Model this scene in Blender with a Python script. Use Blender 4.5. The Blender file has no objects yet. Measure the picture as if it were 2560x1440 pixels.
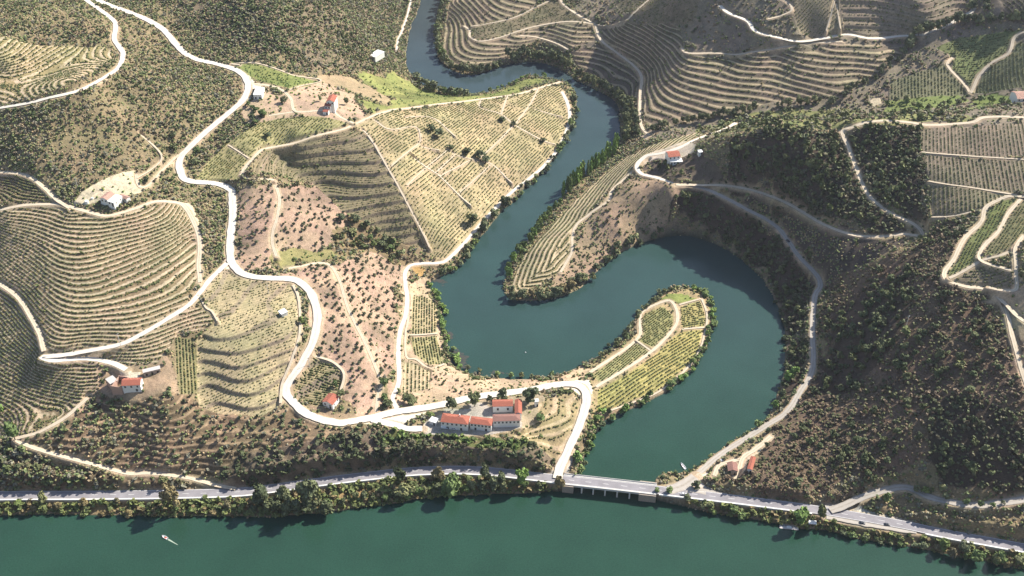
import bpy, math, random
import numpy as np
from mathutils import Vector

rng = np.random.RandomState(7)
random.seed(7)
S = bpy.context.scene
COL = S.collection
R = math.radians

# ------------------------------------------------------------------ camera, sky, sun
CAM_Z, PITCH, LENS = 583.0, 38.0, 38.0
cam_d = bpy.data.cameras.new("camera")
cam_d.lens = LENS; cam_d.sensor_width = 36.0
cam_d.clip_start = 1.0; cam_d.clip_end = 30000.0
cam = bpy.data.objects.new("camera", cam_d); COL.objects.link(cam)
cam.location = (0, 0, CAM_Z); cam.rotation_euler = (R(90 - PITCH), 0, 0)
S.camera = cam

SUN_EL, SUN_AZ = 40.0, 33.0          # azimuth: from +x (right) towards +y (away)
world = bpy.data.worlds.new("World"); S.world = world; world.use_nodes = True
wn = world.node_tree
sky = wn.nodes.new('ShaderNodeTexSky'); sky.sky_type = 'NISHITA'; sky.sun_disc = False
sky.sun_elevation = R(SUN_EL); sky.sun_rotation = R(90 - SUN_AZ)
bg = wn.nodes['Background']; bg.inputs['Strength'].default_value = 0.10
wn.links.new(sky.outputs[0], bg.inputs[0])
sun_d = bpy.data.lights.new("sun", 'SUN'); sun_d.energy = 5.0; sun_d.angle = R(0.5)
sun_d.color = (1.0, 0.94, 0.84)
sun = bpy.data.objects.new("sun", sun_d); COL.objects.link(sun)
SD = Vector((math.cos(R(SUN_AZ)) * math.cos(R(SUN_EL)), math.sin(R(SUN_AZ)) * math.cos(R(SUN_EL)), math.sin(R(SUN_EL))))
sun.rotation_euler = (-SD).to_track_quat('-Z', 'Y').to_euler()
sun.location = (300, 300, 900)
S.view_settings.view_transform = 'Standard'; S.view_settings.look = 'None'
S.view_settings.exposure = 0.86; S.view_settings.gamma = 1.0
S.cycles.max_bounces = 4; S.cycles.diffuse_bounces = 2; S.cycles.glossy_bounces = 2
S.cycles.transparent_max_bounces = 4; S.cycles.volume_bounces = 0

# the summer haze between the hills
hzm = bpy.data.materials.new("summer_haze"); hzm.use_nodes = True; hn = hzm.node_tree; hn.nodes.remove(hn.nodes['Principled BSDF'])
hv = hn.nodes.new('ShaderNodeVolumePrincipled'); hv.inputs['Color'].default_value = (0.86, 0.86, 1.0, 1); hv.inputs['Density'].default_value = 0.000028; hv.inputs['Anisotropy'].default_value = 0.2
hn.links.new(hv.outputs[0], hn.nodes['Material Output'].inputs['Volume'])
hm = bpy.data.meshes.new("haze"); hx0, hx1, hy0, hy1, hz0, hz1 = -6100, 6100, -4100, 7300, -8, 640
hm.from_pydata([(x, y, z) for x in (hx0, hx1) for y in (hy0, hy1) for z in (hz0, hz1)], [], [(0, 1, 3, 2), (4, 6, 7, 5), (0, 4, 5, 1), (2, 3, 7, 6), (0, 2, 6, 4), (1, 5, 7, 3)])
hm.materials.append(hzm); ho = bpy.data.objects.new("haze", hm); COL.objects.link(ho); ho['label'] = "thin bluish summer haze over the valley"; ho['category'] = "haze"; ho['kind'] = "stuff"

# ------------------------------------------------------------------ photograph pixels -> points in the place
FPX = 2560 * LENS / 36.0
CT, ST = math.cos(R(PITCH)), math.sin(R(PITCH))
def ray(px, py):
    vx = (np.asarray(px, float) - 1280) / FPX; vy = -(np.asarray(py, float) - 720) / FPX
    return vx, CT + vy * ST, -ST + vy * CT
def U(px, py, z):
    dx, dy, dz = ray(px, py); t = (np.asarray(z, float) - CAM_Z) / dz
    return dx * t, dy * t
def proj(x, y, z):
    zc = z - CAM_Z; d = y * CT - zc * ST; u = y * ST + zc * CT
    return 1280 + FPX * x / d, 720 - FPX * u / d

def P(s):
    out = []
    for t in s.split():
        v = [float(a) for a in t.split(',')]
        out.append(v)
    return out

# ------------------------------------------------------------------ survey data (photo px, py[, height above water])
SHORE_N = P("-260,1288 0,1290 100,1286 300,1288 440,1290 560,1291 700,1290 830,1279 900,1268 1000,1256 1100,1241 1200,1237 1300,1232 1380,1229 1425,1222")
TRIB_L = P("1440,1203 1452,1160 1470,1112 1495,1076 1512,1050 1548,1034 1600,1014 1660,984 1702,954 1745,906 1772,850 1782,800 1778,762 1758,733 1715,716 1680,719 1642,746 1612,770 1588,800 1558,842 1528,872 1495,890 1450,915 1400,935 1350,944 1300,948 1240,945 1185,936 1142,920 1126,890 1115,850 1109,800 1100,760 1088,732 1070,712 1105,690 1140,670 1166,640 1190,602 1220,570 1252,530 1277,510 1312,470 1347,440 1377,405 1402,370 1422,330 1437,290 1441,250 1434,225 1410,206 1370,196 1340,190 1318,190 1290,201 1260,220 1220,232 1170,238 1120,233 1080,222 1045,205 1022,180 1015,155 1018,110 1030,60 1048,15 1054,-30 1062,-120")
TRIB_R = P("1132,-120 1118,-30 1110,0 1101,60 1093,110 1100,150 1130,175 1170,187 1210,180 1250,166 1300,156 1340,155 1380,164 1415,181 1440,200 1480,220 1520,240 1545,265 1551,300 1551,340 1545,360 1520,395 1480,425 1440,457 1410,490 1380,530 1350,570 1312,612 1286,650 1266,690 1260,720 1272,745 1310,752 1360,748 1410,740 1450,720 1482,690 1512,660 1562,625 1612,605 1662,592 1720,590 1780,606 1830,632 1880,670 1916,711 1941,760 1956,800 1962,850 1961,920 1946,980 1922,1038 1890,1072 1840,1102 1800,1130 1762,1155 1735,1176 1705,1192 1660,1197 1638,1208")
SHORE_S = P("1628,1243 1700,1262 1800,1285 1900,1301 1960,1314 2060,1326 2150,1346 2300,1371 2400,1391 2560,1421 2800,1470")

# roads: name -> (width, kind, points)
ROADS = [
 ("farm_track", 2.6, 'dirt', P("685,452 699,498 692,545,68 682,579 682,612,60 692,645,56")),
 ("farm_track", 2.4, 'dirt', P("716,670,49 760,664 790,658 823,663 847,696,42 870,770 900,831,30 927,888 951,948,22 954,962 944,990 941,1035,20")),
 ("farm_track", 3.0, 'dirt', P("605,437,80 612,420 638,390 665,366,83 739,353 807,336 860,321,84 884,312 927,291,80 984,275,70 1085,262,50 1186,250,38 1270,239 1347,220,17 1401,207,8")),
 ("farm_track", 2.4, 'dirt', P("605,437 620,444 672,450 685,455")),
 ("farm_track", 3.0, 'dirt', P("630,208,94 659,212 699,222 726,245 739,279,89 790,276 815,275")),
 ("farm_track", 2.2, 'dirt', P("739,279 700,285 672,289")),
 ("farm_track", 2.4, 'dirt', P("884,312 853,292 838,280")),
 ("lane", 3.6, 'white', P("1405,228 1420,262 1424,300 1410,340,6 1385,385 1350,422 1314,452 1277,480,6 1236,522 1193,569,6 1152,616 1119,649,6 1099,657 1052,659 1025,664,7 1013,683 1014,713 1018,747,7 1014,787 1000,831,9 996,881 998,940,14 994,966 982,996 994,1022,17")),
 ("lane", 2.4, 'white', P("1034,-10 1028,0 1018,40 1005,77,6 995,100 991,128,8")),
 ("farm_track", 2.6, 'dirt', P("447,386 420,413 400,432 386,450,86 368,468 352,468 343,455 340,434")),
 ("farm_track", 3.4, 'dirt', P("-60,426 0,430,97 67,437 111,470 141,500 175,520")),
 ("farm_track", 3.6, 'dirt', P("-60,530 0,522,84 67,513 134,510,88 168,515 208,527 262,540,86 302,533 353,515,86 386,503 420,502,83 455,512 478,543,74 496,586 500,620,67 497,663 501,707,62")),
 ("farm_track", 3.4, 'dirt', P("111,880 97,831 74,787,57 44,743 0,710,58 -50,690")),
 ("lane", 4.4, 'white', P("568,659,60 545,680 524,700 501,727,62 470,764 403,807 336,844 302,861,55 235,875 168,885 118,891,51 106,895 134,904 202,897 235,894 286,911 316,927,46")),
 ("farm_track", 3.0, 'dirt', P("218,992,36 168,1041 101,1078 48,1096,28 44,1104,27 134,1137,22 235,1161 319,1184,13 370,1185 470,1197,9 538,1212 590,1224,6")),
 ("farm_track", 2.4, 'dirt', P("1620,398 1570,440 1530,478 1522,498 1472,538 1441,565,14 1431,589 1431,626 1421,649 1401,682,5")),
 ("farm_track", 2.6, 'dirt', P("1475,930 1590,851 1600,808 1606,781 1664,752 1684,760 1694,790 1684,822 1630,878 1560,925 1490,966")),
 ("lane", 4.2, 'white', P("1840,310 1780,335 1710,360,48 1657,380 1616,393 1592,420,33 1603,438 1640,447,36 1690,460")),
 ("farm_track", 3.6, 'dirt', P("1690,460 1734,465,41 1801,464 1850,470 1902,484,46 1986,517 2070,565,55 2130,586 2187,592,62 2254,588 2303,588,70 2308,578 2288,562,72 2221,528 2180,498 2160,470,78 2140,420 2120,370 2107,340 2107,324,101 2130,313 2204,302,106 2271,306 2322,313,108 2406,309 2436,304 2473,292,114 2620,296")),
 ("lane", 4.3, 'grey', P("1690,460 1740,466 1784,478,40 1851,515 1932,559,30 1969,602 2002,649,23 2043,686 2051,713,19 2038,740 2033,780,16 2031,831 2033,898,13 2026,938 2002,976,11 1969,1027 1918,1063,8.5 1851,1104 1801,1137,6.5 1752,1178 1705,1222,5.6")),
 ("farm_track", 3.6, 'dirt', P("1928,1090 1888,1124,9 1858,1144 1848,1171 1834,1198,8.5")),
 ("farm_track", 3.2, 'dirt', P("1855,1146 1820,1156 1797,1166 1786,1190")),
 ("lane", 5.6, 'grey', P("2075,1280,6 2120,1262 2154,1245,9 2204,1228 2265,1215,16 2322,1242 2372,1256,18 2439,1263 2506,1256 2640,1235,24")),
 ("farm_track", 3.4, 'dirt', P("2640,480 2560,491,110 2517,493 2466,518,102 2453,555 2412,596,94 2386,646 2360,684,88 2369,703 2416,717 2470,723,90 2513,764,88 2560,802,91 2640,850")),
 ("farm_track", 2.8, 'dirt', P("2554,495 2520,535 2496,579 2463,612 2446,643,98 2456,659 2500,671 2537,670 2538,622 2560,588")),
 ("farm_track", 2.4, 'dirt', P("2372,700 2450,655 2500,638 2537,620")),
 ("farm_track", 2.8, 'dirt', P("2537,620 2541,680 2540,722 2505,732 2470,724")),
 ("farm_track", 3.0, 'dirt', P("2513,764,88 2520,790 2533,848 2557,932 2590,1040")),
 ("lane", 4.6, 'white', P("1800,10 1821,34,92 1868,52 1888,78,85 1935,92 2002,101,80 2063,94 2110,82,84 2170,96 2238,97,80 2290,92 2310,84 2355,67 2419,40,100 2440,10")),
 ("farm_track", 2.8, 'dirt', P("1704,120 1720,134,58 1801,134 1851,138 1935,128 2036,116,70 2106,105")),
 ("farm_track", 3.2, 'dirt', P("1399,-20 1401,0,42 1415,17 1450,40 1479,54,36 1489,67 1502,101,26 1539,131,22 1579,161 1603,192,17 1601,235 1600,286,19 1606,323,14 1624,337")),
 ("farm_track", 2.8, 'dirt', P("1479,60 1405,55,32 1337,67,26 1253,94,18 1203,103 1176,94,14 1174,75 1159,66")),
 ("farm_track", 2.4, 'dirt', P("1179,69 1270,49 1337,20,34 1374,0")),
 ("farm_track", 2.4, 'dirt', P("1300,89 1344,94 1388,108 1421,124,18")),
 ("farm_track", 2.2, 'dirt', P("1489,62 1546,59,44 1572,44 1623,0,68 1640,-15")),
 ("farm_track", 3.0, 'dirt', P("2422,235,62 2412,212 2372,171,74 2370,155 2382,141")),
 ("farm_track", 3.2, 'dirt', P("2424,238 2429,230 2449,188 2480,158,82 2523,131 2540,91,100 2600,65")),
 ("farm_track", 2.6, 'dirt', P("1912,-8 1968,0 1978,30 1955,40 1920,50")),
 ("footpath", 1.5, 'dirt', P("1203,250 1201,267 1253,286 1287,312 1354,351 1388,365")), ("footpath", 1.5, 'dirt', P("1270,240 1253,286")), ("footpath", 1.5, 'dirt', P("1347,220 1325,262 1288,312")),
 ("footpath", 1.3, 'dirt', P("1330,269 1405,296")), ("footpath", 1.3, 'dirt', P("934,296 974,324 1038,318 1052,349 1048,360 1099,383")), ("footpath", 1.3, 'dirt', P("1011,291 1082,296 1139,346")),
 ("footpath", 1.4, 'dirt', P("1048,360 978,417")), ("footpath", 1.6, 'dirt', P("905,322 917,333 937,363 968,417 1001,474 1025,520 1058,588 1075,628")), ("footpath", 1.4, 'dirt', P("1025,383 1065,418 1099,440 1142,484 1178,520")),
 ("footpath", 1.4, 'dirt', P("1179,400 1099,440")), ("footpath", 1.4, 'dirt', P("1125,371 1139,386 1179,400 1230,410 1280,464")), ("footpath", 1.4, 'dirt', P("1125,371 1060,425 1018,464")),
 ("footpath", 1.3, 'dirt', P("1139,386 1090,432")), ("footpath", 1.3, 'dirt', P("1230,410 1150,482")), ("footpath", 1.3, 'dirt', P("1287,312 1240,360 1200,396")),
 ("footpath", 1.4, 'dirt', P("571,363 622,397")), ("footpath", 1.3, 'dirt', P("600,440 612,425")), ("footpath", 1.6, 'dirt', P("1590,853 1632,880")), ("footpath", 1.6, 'dirt', P("1698,762 1752,748")), ("footpath", 1.6, 'dirt', P("1705,823 1766,821")),
 ("footpath", 1.6, 'dirt', P("1754,748 1767,785 1764,822 1743,890 1691,947 1641,984 1580,1008 1500,1034")), ("footpath", 1.8, 'dirt', P("1012,836 1030,838 1093,836")), ("footpath", 1.8, 'dirt', P("1022,740 1020,800 1014,836 1016,890 1040,900 1075,920 1112,914")),
 ("footpath", 1.8, 'dirt', P("2303,383 2440,393 2620,404")), ("footpath", 1.8, 'dirt', P("2321,457 2450,473 2560,489")), ("footpath", 1.6, 'dirt', P("2328,552 2400,536 2466,518")),
 ("footpath", 2.0, 'dirt', P("733,712 747,750 750,830 730,900 706,960 702,1012")), ("footpath", 1.4, 'dirt', P("495,735 515,770 530,780 545,806")), ("footpath", 2.0, 'dirt', P("788,888 830,905 860,935 850,985 838,1000")),
 ("footpath", 1.6, 'dirt', P("600,164 580,160 640,158 726,184 803,208 725,224")), ("footpath", 1.4, 'dirt', P("2064,86 2090,-10")), ("footpath", 1.4, 'dirt', P("2100,80 2092,0")), ("footpath", 1.5, 'dirt', P("350,330 405,395 380,425 343,445")),
 ("lay_by", 6.5, 'grey', P("2066,1289 2110,1298 2160,1307 2230,1319 2290,1327")), ("lay_by", 9.0, 'grey', P("1672,1226 1706,1215 1738,1194")), ("lay_by", 5.0, 'grey', P("1716,1224 1760,1230 1830,1246")), ("lay_by", 6.0, 'grey', P("2046,1274 2090,1270 2125,1262")),
 ("road", 4.8, 'white', P("180,-40 215,0,127 262,34 289,60 286,97,125 302,124 309,145,121 289,171 202,215,140 101,252 0,271,126 -80,282")),
 ("driveway", 5.6, 'white', P("930,1050 984,1060 1018,1072 1056,1076,19")),
 ("road", 6.4, 'white', P("140,-60 242,0,122 296,22 353,44,114 403,71 434,104 464,136,103 497,151 538,160,100 595,178 618,205,95 618,229,94 605,255,92 571,286 521,326,88 467,376 452,397,82 450,427 470,452,79 544,459 578,474 580,490,71 583,528 578,579 576,640,61 591,673 622,690 672,695,55 733,700,51 766,720 786,754 794,797,42 783,854 756,908,36 722,955 716,982,31 731,1006 773,1040,27 840,1057 880,1055 934,1045,21 984,1033 1085,1016 1186,995 1320,976 1400,962,14 1440,962 1460,975 1466,1006 1451,1057,11 1421,1124 1400,1170 1394,1200,5.6")),
 ("highway", 7.6, 'asphalt', P("-260,1246,5.6 0,1240 200,1239 400,1237,5.6 560,1233 640,1227 760,1211 860,1198 984,1184,5.6 1060,1178 1152,1176 1240,1181 1320,1190 1408,1200,5.6 1500,1210 1606,1222 1710,1234,5.6 1868,1253 2036,1275 2170,1297 2271,1316 2372,1337 2560,1371,6 2800,1416")),
]
# spot heights
PTS = P("""
1250,1060,19 1150,1080,19 1080,1070,19 1330,1020,18 1300,1070,17 1320,1100,11 1200,1105,14 1150,1160,6.2 1000,1163,6.4 1350,1150,7 1380,1080,12 1420,1010,13
1640,880,5.5 1580,950,8 1500,1000,8 1700,770,4 1740,820,3.5 1660,940,4.5 1300,960,8 1200,960,12 1100,975,15 1040,940,12 1060,800,4 1060,880,5
700,1128,23 600,1135,20 800,1119,23 900,1110,23 700,1190,7 800,1181,7 620,1196,7 900,1172,7 1000,1100,20 1150,1106,18 1290,1112,15 1050,1163,6.4 1290,1170,6.2 700,1070,26 560,1165,16 500,1110,24 400,1130,22 300,1100,24 420,1168,16 200,1130,25 0,1090,18 0,1212,6.5 300,1216,6.5 150,1213,6.5 0,1160,15
320,975,44 330,1030,34 420,1000,42 450,920,46 470,835,52 520,790,56 560,1030,29 600,1060,27 380,930,46 250,1010,36
600,720,57 680,750,51 500,837,51 524,853,51 638,827,51 722,797,50.5 497,881,45.5 571,900,45.5 660,882,45.5 736,858,45 500,915,41.5 585,935,41.5 720,895,41 502,945,38 588,962,38 705,928,37 506,976,33.5 622,1006,33.5 700,978,33
250,850,56 300,700,69 400,640,70 300,600,78 200,600,80 150,650,75 150,750,66 0,560,78 0,620,68 60,640,70 30,830,48 0,860,43 60,920,40 100,970,36 200,960,42 40,1050,26 150,1030,30 0,980,30 -60,620,58 -60,900,32 430,560,78 480,600,68
270,490,92 342,430,93 190,510,92 30,470,90
800,760,43 830,900,33 870,980,26 980,700,16 960,800,16 900,750,30 950,900,19
640,560,69 780,560,56 830,600,42 750,640,48 900,625,26 960,645,16 1040,690,3 620,470,77 860,570,38
960,400,66 1000,470,51 1040,555,29 1065,620,10 720,405,66 800,460,54 900,440,60 800,520,50 900,500,48 900,545,39 880,590,32 960,600,20 700,440,70 760,370,78 560,400,80 600,340,87 700,310,88 800,300,89
1050,320,60 1100,400,43 1200,330,36 1200,450,20 1100,520,24 1150,560,12 1300,350,19 1340,300,16 1300,270,26
1000,215,14 1080,240,12 930,205,40 880,195,56 800,190,76 720,190,92 820,262,90 640,235,94 660,170,97
640,120,104 700,20,122 560,20,119 850,20,90 800,100,88 900,100,66 930,130,50 975,120,14 990,60,10 900,170,48 750,130,95 560,110,106
430,250,110 300,250,117 200,330,114 100,400,107 350,350,101 0,350,113 0,180,133 161,118,134 165,150,130 120,180,130 60,200,130.5 0,215,132 0,150,142 80,105,141 0,90,148 240,115,127 100,40,146 0,20,152 230,60,136 400,150,112 480,250,104
1340,695,5 1300,660,4 1360,620,12 1400,640,10 1430,580,16 1480,462,6 1450,520,13 1500,480,17 1540,440,23 1550,400,11 1600,388,26 1650,365,38 1690,395,46 1640,345,22 1470,605,10 1550,565,18 1600,500,31 1680,492,39 1690,545,26 1700,578,6 1740,560,14
1800,370,68 1900,340,84 1950,420,72 2000,500,58 1750,410,52 1850,430,56 2000,400,84 1780,540,24 1850,600,13 1920,660,10 2000,740,13
2080,640,46 2150,660,46 2250,622,68 2150,760,44 2250,700,68 2200,650,58 2100,620,52
2375,600,92 2560,700,104 2560,1000,68 2400,850,72 2300,800,70 2200,900,48 2300,950,52 2120,950,27 2100,1080,22 2000,1120,14 2250,1080,38 2400,1050,54 2450,1180,34 2300,1180,26 2150,1180,20 1950,1190,12 2000,1220,9 2540,1150,42 1860,1160,9 1900,1215,7 2400,1300,12 2560,1310,13 2060,850,22
2320,330,106 2560,312,117 2320,540,86 2320,430,97 2560,420,113 2440,400,106 2430,500,101
1740,312,24 1850,282,32 2000,262,42 2100,258,48 2150,200,58 2230,150,70 2280,110,78 2220,250,54 2300,278,66 2420,270,76 2200,290,82 1850,325,62 2000,300,76 2100,303,84 1750,345,50 2300,200,66
1700,70,66 1700,250,32 1800,270,34 1950,250,42 2100,232,54 2000,190,58 1650,200,34 1850,190,52 2200,140,74 2260,120,78 1650,120,48 1640,300,19
2050,30,100 2300,30,108 2500,20,116 2560,200,92 1700,20,84 1140,0,18 1250,0,34 1300,110,17 1400,145,8 1250,145,8 1130,130,5 1520,200,9 2600,120,106
""")

# ------------------------------------------------------------------ grid and height field
def axis(lo, a, b, hi, step, gl, gr):
    core = list(np.arange(a, b + 1e-6, step)); l = []; s = step; x = a
    while x > lo:
        s = min(s * gl, 150); x -= s; l.append(x)
    r = []; s = step; x = core[-1]
    while x < hi:
        s = min(s * gr, 150); x += s; r.append(x)
    return np.array(l[::-1] + core + r)
GX = axis(-5000, -500, 500, 5000, 0.75, 1.06, 1.06)
GY = axis(-4000, 425, 1130, 7000, 0.75, 1.06, 1.012)
NX, NY = len(GX), len(GY)
MX, MY = np.meshgrid(GX, GY)

def bil(A, x, y):
    x = np.clip(np.asarray(x, float), GX[0], GX[-1] - 1e-3); y = np.clip(np.asarray(y, float), GY[0], GY[-1] - 1e-3)
    i = np.clip(np.searchsorted(GX, x, 'right') - 1, 0, NX - 2); j = np.clip(np.searchsorted(GY, y, 'right') - 1, 0, NY - 2)
    fx = (x - GX[i]) / (GX[i + 1] - GX[i]); fy = (y - GY[j]) / (GY[j + 1] - GY[j])
    return (A[j, i] * (1 - fx) + A[j, i + 1] * fx) * (1 - fy) + (A[j + 1, i] * (1 - fx) + A[j + 1, i + 1] * fx) * fy

def vnoise(x, y, sc, seed=0):
    L = np.random.RandomState(seed + 100).rand(256, 256)
    u = np.asarray(x) / sc; v = np.asarray(y) / sc
    iu = np.floor(u).astype(int); iv = np.floor(v).astype(int); fu = u - iu; fv = v - iv
    fu = fu * fu * (3 - 2 * fu); fv = fv * fv * (3 - 2 * fv)
    a = L[iv % 256, iu % 256]; b = L[iv % 256, (iu + 1) % 256]; c = L[(iv + 1) % 256, iu % 256]; d = L[(iv + 1) % 256, (iu + 1) % 256]
    return (a * (1 - fu) + b * fu) * (1 - fv) + (c * (1 - fu) + d * fu) * fv
def fbm(x, y, sc, seed=0, o=3):
    s = 0; a = 0.5; n = 0
    for k in range(o):
        s = s + a * vnoise(x, y, sc / 2 ** k, seed + k * 7); n += a; a *= 0.5
    return s / n

# control points
cp = []
def addcp(px, py, h):
    x, y = U(px, py, h); cp.append((float(x), float(y), float(h)))
for p in PTS: addcp(*p)
for nm, w, kd, pts in ROADS:
    idx = [i for i, p in enumerate(pts) if len(p) == 3]
    if len(idx) < 2:
        for i in idx: addcp(*pts[i])
        continue
    for a, b in zip(idx[:-1], idx[1:]):
        for i in range(a, b):
            f = (i - a) / (b - a); h = pts[a][2] * (1 - f) + pts[b][2] * f
            if nm == "highway" and 1420 < pts[i][0] < 1640: continue
            addcp(pts[i][0], pts[i][1], h)
    addcp(*pts[idx[-1]])
for lst in (SHORE_N, TRIB_L, TRIB_R, SHORE_S):
    for p in lst: addcp(p[0], p[1], 0.4)
for x in (-1500, -1000, -700, 700, 1000, 1500):
    for y, h in ((1000, 150), (1400, 190), (700, 90), (1900, 220)): cp.append((x, y, h))
for x in (-500, -200, 500, 250): cp.append((x, 1750, 210))
cp.append((60, 1750, 40))
cp = np.array(cp)
keep = []
for i in range(len(cp)):
    if all(np.hypot(cp[i, 0] - cp[k, 0], cp[i, 1] - cp[k, 1]) > 3.0 for k in keep): keep.append(i)
cp = cp[keep]
C0 = np.array([0, 900.0]); SCL = 300.0
cn = (cp[:, :2] - C0) / SCL
def kern(r2): return 0.5 * r2 * np.log(r2 + 1e-12)
n = len(cn)
r2 = ((cn[:, None, :] - cn[None, :, :]) ** 2).sum(-1)
A = np.zeros((n + 3, n + 3)); A[:n, :n] = kern(r2) + np.eye(n) * 0.0006
A[:n, n] = 1; A[:n, n + 1:] = cn; A[n, :n] = 1; A[n + 1:, :n] = cn.T
sol = np.linalg.solve(A, np.concatenate([cp[:, 2], [0, 0, 0]]))
def tps(x, y):
    out = np.empty(x.shape, np.float32); xf = ((x - C0[0]) / SCL).ravel().astype(np.float32); yf = ((y - C0[1]) / SCL).ravel().astype(np.float32)
    of = out.ravel(); c32 = cn.astype(np.float32); w = sol.astype(np.float32)
    for k in range(0, len(xf), 40000):
        a = xf[k:k + 40000]; b = yf[k:k + 40000]
        q = (a[:, None] - c32[None, :, 0]) ** 2 + (b[:, None] - c32[None, :, 1]) ** 2
        of[k:k + 40000] = (0.5 * q * np.log(q + 1e-12)) @ w[:n] + w[n] + w[n + 1] * a + w[n + 2] * b
    return of.reshape(x.shape).astype(float)
# thin-plate surface on every second node of the fine grid, spread bilinearly to the rest
sx = np.unique(np.concatenate([np.arange(0, NX, 2), [NX - 1]])); sy = np.unique(np.concatenate([np.arange(0, NY, 2), [NY - 1]]))
bx = np.clip(MX, -900, 900); by = np.clip(MY, 380, 1700)
T = tps(bx[np.ix_(sy, sx)], by[np.ix_(sy, sx)])
T1 = np.empty((len(sy), NX))
for j in range(len(sy)): T1[j] = np.interp(GX, GX[sx], T[j])
H0 = np.empty((NY, NX))
for i in range(NX): H0[:, i] = np.interp(GY, GY[sy], T1[:, i])
# the country round about
far = np.clip((np.maximum(np.abs(MX) - 620, np.maximum(MY - 1500, 0)) / 350.0), 0, 1); far = far * far * (3 - 2 * far)
hill = 40 + 330 * fbm(MX, MY, 900, 3, 4) * np.clip((MY - 560) / 500, 0, 1)
H0 = H0 * (1 - far) + hill * far
H0 = np.clip(H0, -2, 420)

def pip(px, py, poly):
    poly = np.asarray(poly)[:, :2]; ins = np.zeros(np.shape(px), bool); m = len(poly); j = m - 1
    for i in range(m):
        xi, yi = poly[i]; xj, yj = poly[j]
        if yi != yj:
            c = ((yi > py) != (yj > py)) & (px < (xj - xi) * (py - yi) / (yj - yi) + xi); ins ^= c
        j = i
    return ins
def gridpip(poly):
    poly = np.asarray(poly); m = np.zeros((NY, NX), bool)
    i0, i1 = np.searchsorted(GX, [poly[:, 0].min(), poly[:, 0].max()]); j0, j1 = np.searchsorted(GY, [poly[:, 1].min(), poly[:, 1].max()])
    i1 = min(i1 + 1, NX); j1 = min(j1 + 1, NY)
    m[j0:j1, i0:i1] = pip(MX[j0:j1, i0:i1], MY[j0:j1, i0:i1], poly); return m
def pathfield(pts, val, maxd):
    """distance to a polyline and the value at the nearest point"""
    D = np.full((NY, NX), maxd * 1.0); V = np.zeros((NY, NX))
    for (x0, y0), (x1, y1), v0, v1 in zip(pts[:-1], pts[1:], val[:-1], val[1:]):
        i0, i1 = np.searchsorted(GX, [min(x0, x1) - maxd, max(x0, x1) + maxd]); j0, j1 = np.searchsorted(GY, [min(y0, y1) - maxd, max(y0, y1) + maxd])
        if i0 >= i1 or j0 >= j1: continue
        X = MX[j0:j1, i0:i1]; Y = MY[j0:j1, i0:i1]; dx, dy = x1 - x0, y1 - y0; L2 = dx * dx + dy * dy + 1e-9
        t = np.clip(((X - x0) * dx + (Y - y0) * dy) / L2, 0, 1); d = np.hypot(X - x0 - t * dx, Y - y0 - t * dy)
        q = d < D[j0:j1, i0:i1]
        D[j0:j1, i0:i1][q] = d[q]; V[j0:j1, i0:i1][q] = (v0 + t * (v1 - v0))[q]
    return D, V
def spline(pts, step=2.0):
    """Catmull-Rom through world points, resampled"""
    p = np.asarray(pts, float); q = np.vstack([2 * p[0] - p[1], p, 2 * p[-1] - p[-2]]); out = []
    for i in range(1, len(q) - 2):
        a, b, c, d = q[i - 1:i + 3]; m = max(2, int(np.hypot(*(c - b)[:2]) / step))
        for t in np.arange(m) / m:
            out.append(0.5 * ((2 * b) + (c - a) * t + (2 * a - 5 * b + 4 * c - d) * t * t + (3 * b - a - 3 * c + d) * t ** 3))
    out.append(q[-2]); return np.array(out)

# water outline
def shore(lst): return np.array([U(p[0], p[1], 0.0) for p in lst], float)
sN, tL, tR, sS = shore(SHORE_N), shore(TRIB_L), shore(TRIB_R), shore(SHORE_S)
def wob(a, s):
    a = spline(a, 3.0); nrm = np.gradient(a, axis=0); nrm = np.stack([-nrm[:, 1], nrm[:, 0]], 1); nrm /= (np.linalg.norm(nrm, axis=1, keepdims=True) + 1e-6)
    k = (fbm(a[:, 0] + 900, a[:, 1], 9, 31, 3) - 0.5) * s
    return a + nrm * k[:, None]
sN, tL, tR, sS = wob(sN, 3.0), wob(tL, 3.0), wob(tR, 3.0), wob(sS, 3.0)
WPOLY = np.vstack([[(-6000, sN[0, 1] + 10)], sN, tL, tR, sS, [(6000, sS[-1, 1] - 60), (6000, 255), (900, 285), (0, 300), (-900, 280), (-6000, 290)]])
inw = gridpip(WPOLY)
dsh, _ = pathfield(WPOLY, np.zeros(len(WPOLY)), 40.0)
land = np.maximum(H0, 0.35 + np.minimum(dsh, 9) * 0.28)
south = (MY < 320) & ~inw
land = np.where(south, np.clip((300 - MY) * 0.35, 1, 150) + 40 * fbm(MX, MY, 200, 9), land)
H0 = np.where(inw, -np.minimum(0.4 + dsh * 0.3, 5), land)

def onland(px, py, A=None):
    """photo pixels -> points on the ground"""
    A = H0 if A is None else A
    px = np.atleast_1d(np.asarray(px, float)); py = np.atleast_1d(np.asarray(py, float))
    dx, dy, dz = ray(px, py); zs = np.arange(260, -4, -1.0)
    t = (zs[None, :] - CAM_Z) / dz[:, None]; x = dx[:, None] * t; y = dy[:, None] * t
    g = bil(A, x, y) - zs[None, :]; k = np.argmax(g >= 0, axis=1); k = np.maximum(k, 1); r = np.arange(len(px))
    g1 = g[r, k]; g0 = g[r, k - 1]; f = np.where(g1 - g0 != 0, -g0 / (g1 - g0 + 1e-9), 0); f = np.clip(f, 0, 1)
    z = zs[k - 1] * (1 - f) + zs[k] * f; tt = (z - CAM_Z) / dz
    return dx * tt, dy * tt, z
def W(poly):
    a = np.array([p[:2] for p in poly]); x, y, z = onland(a[:, 0], a[:, 1]); return np.stack([x, y], 1)

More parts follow.
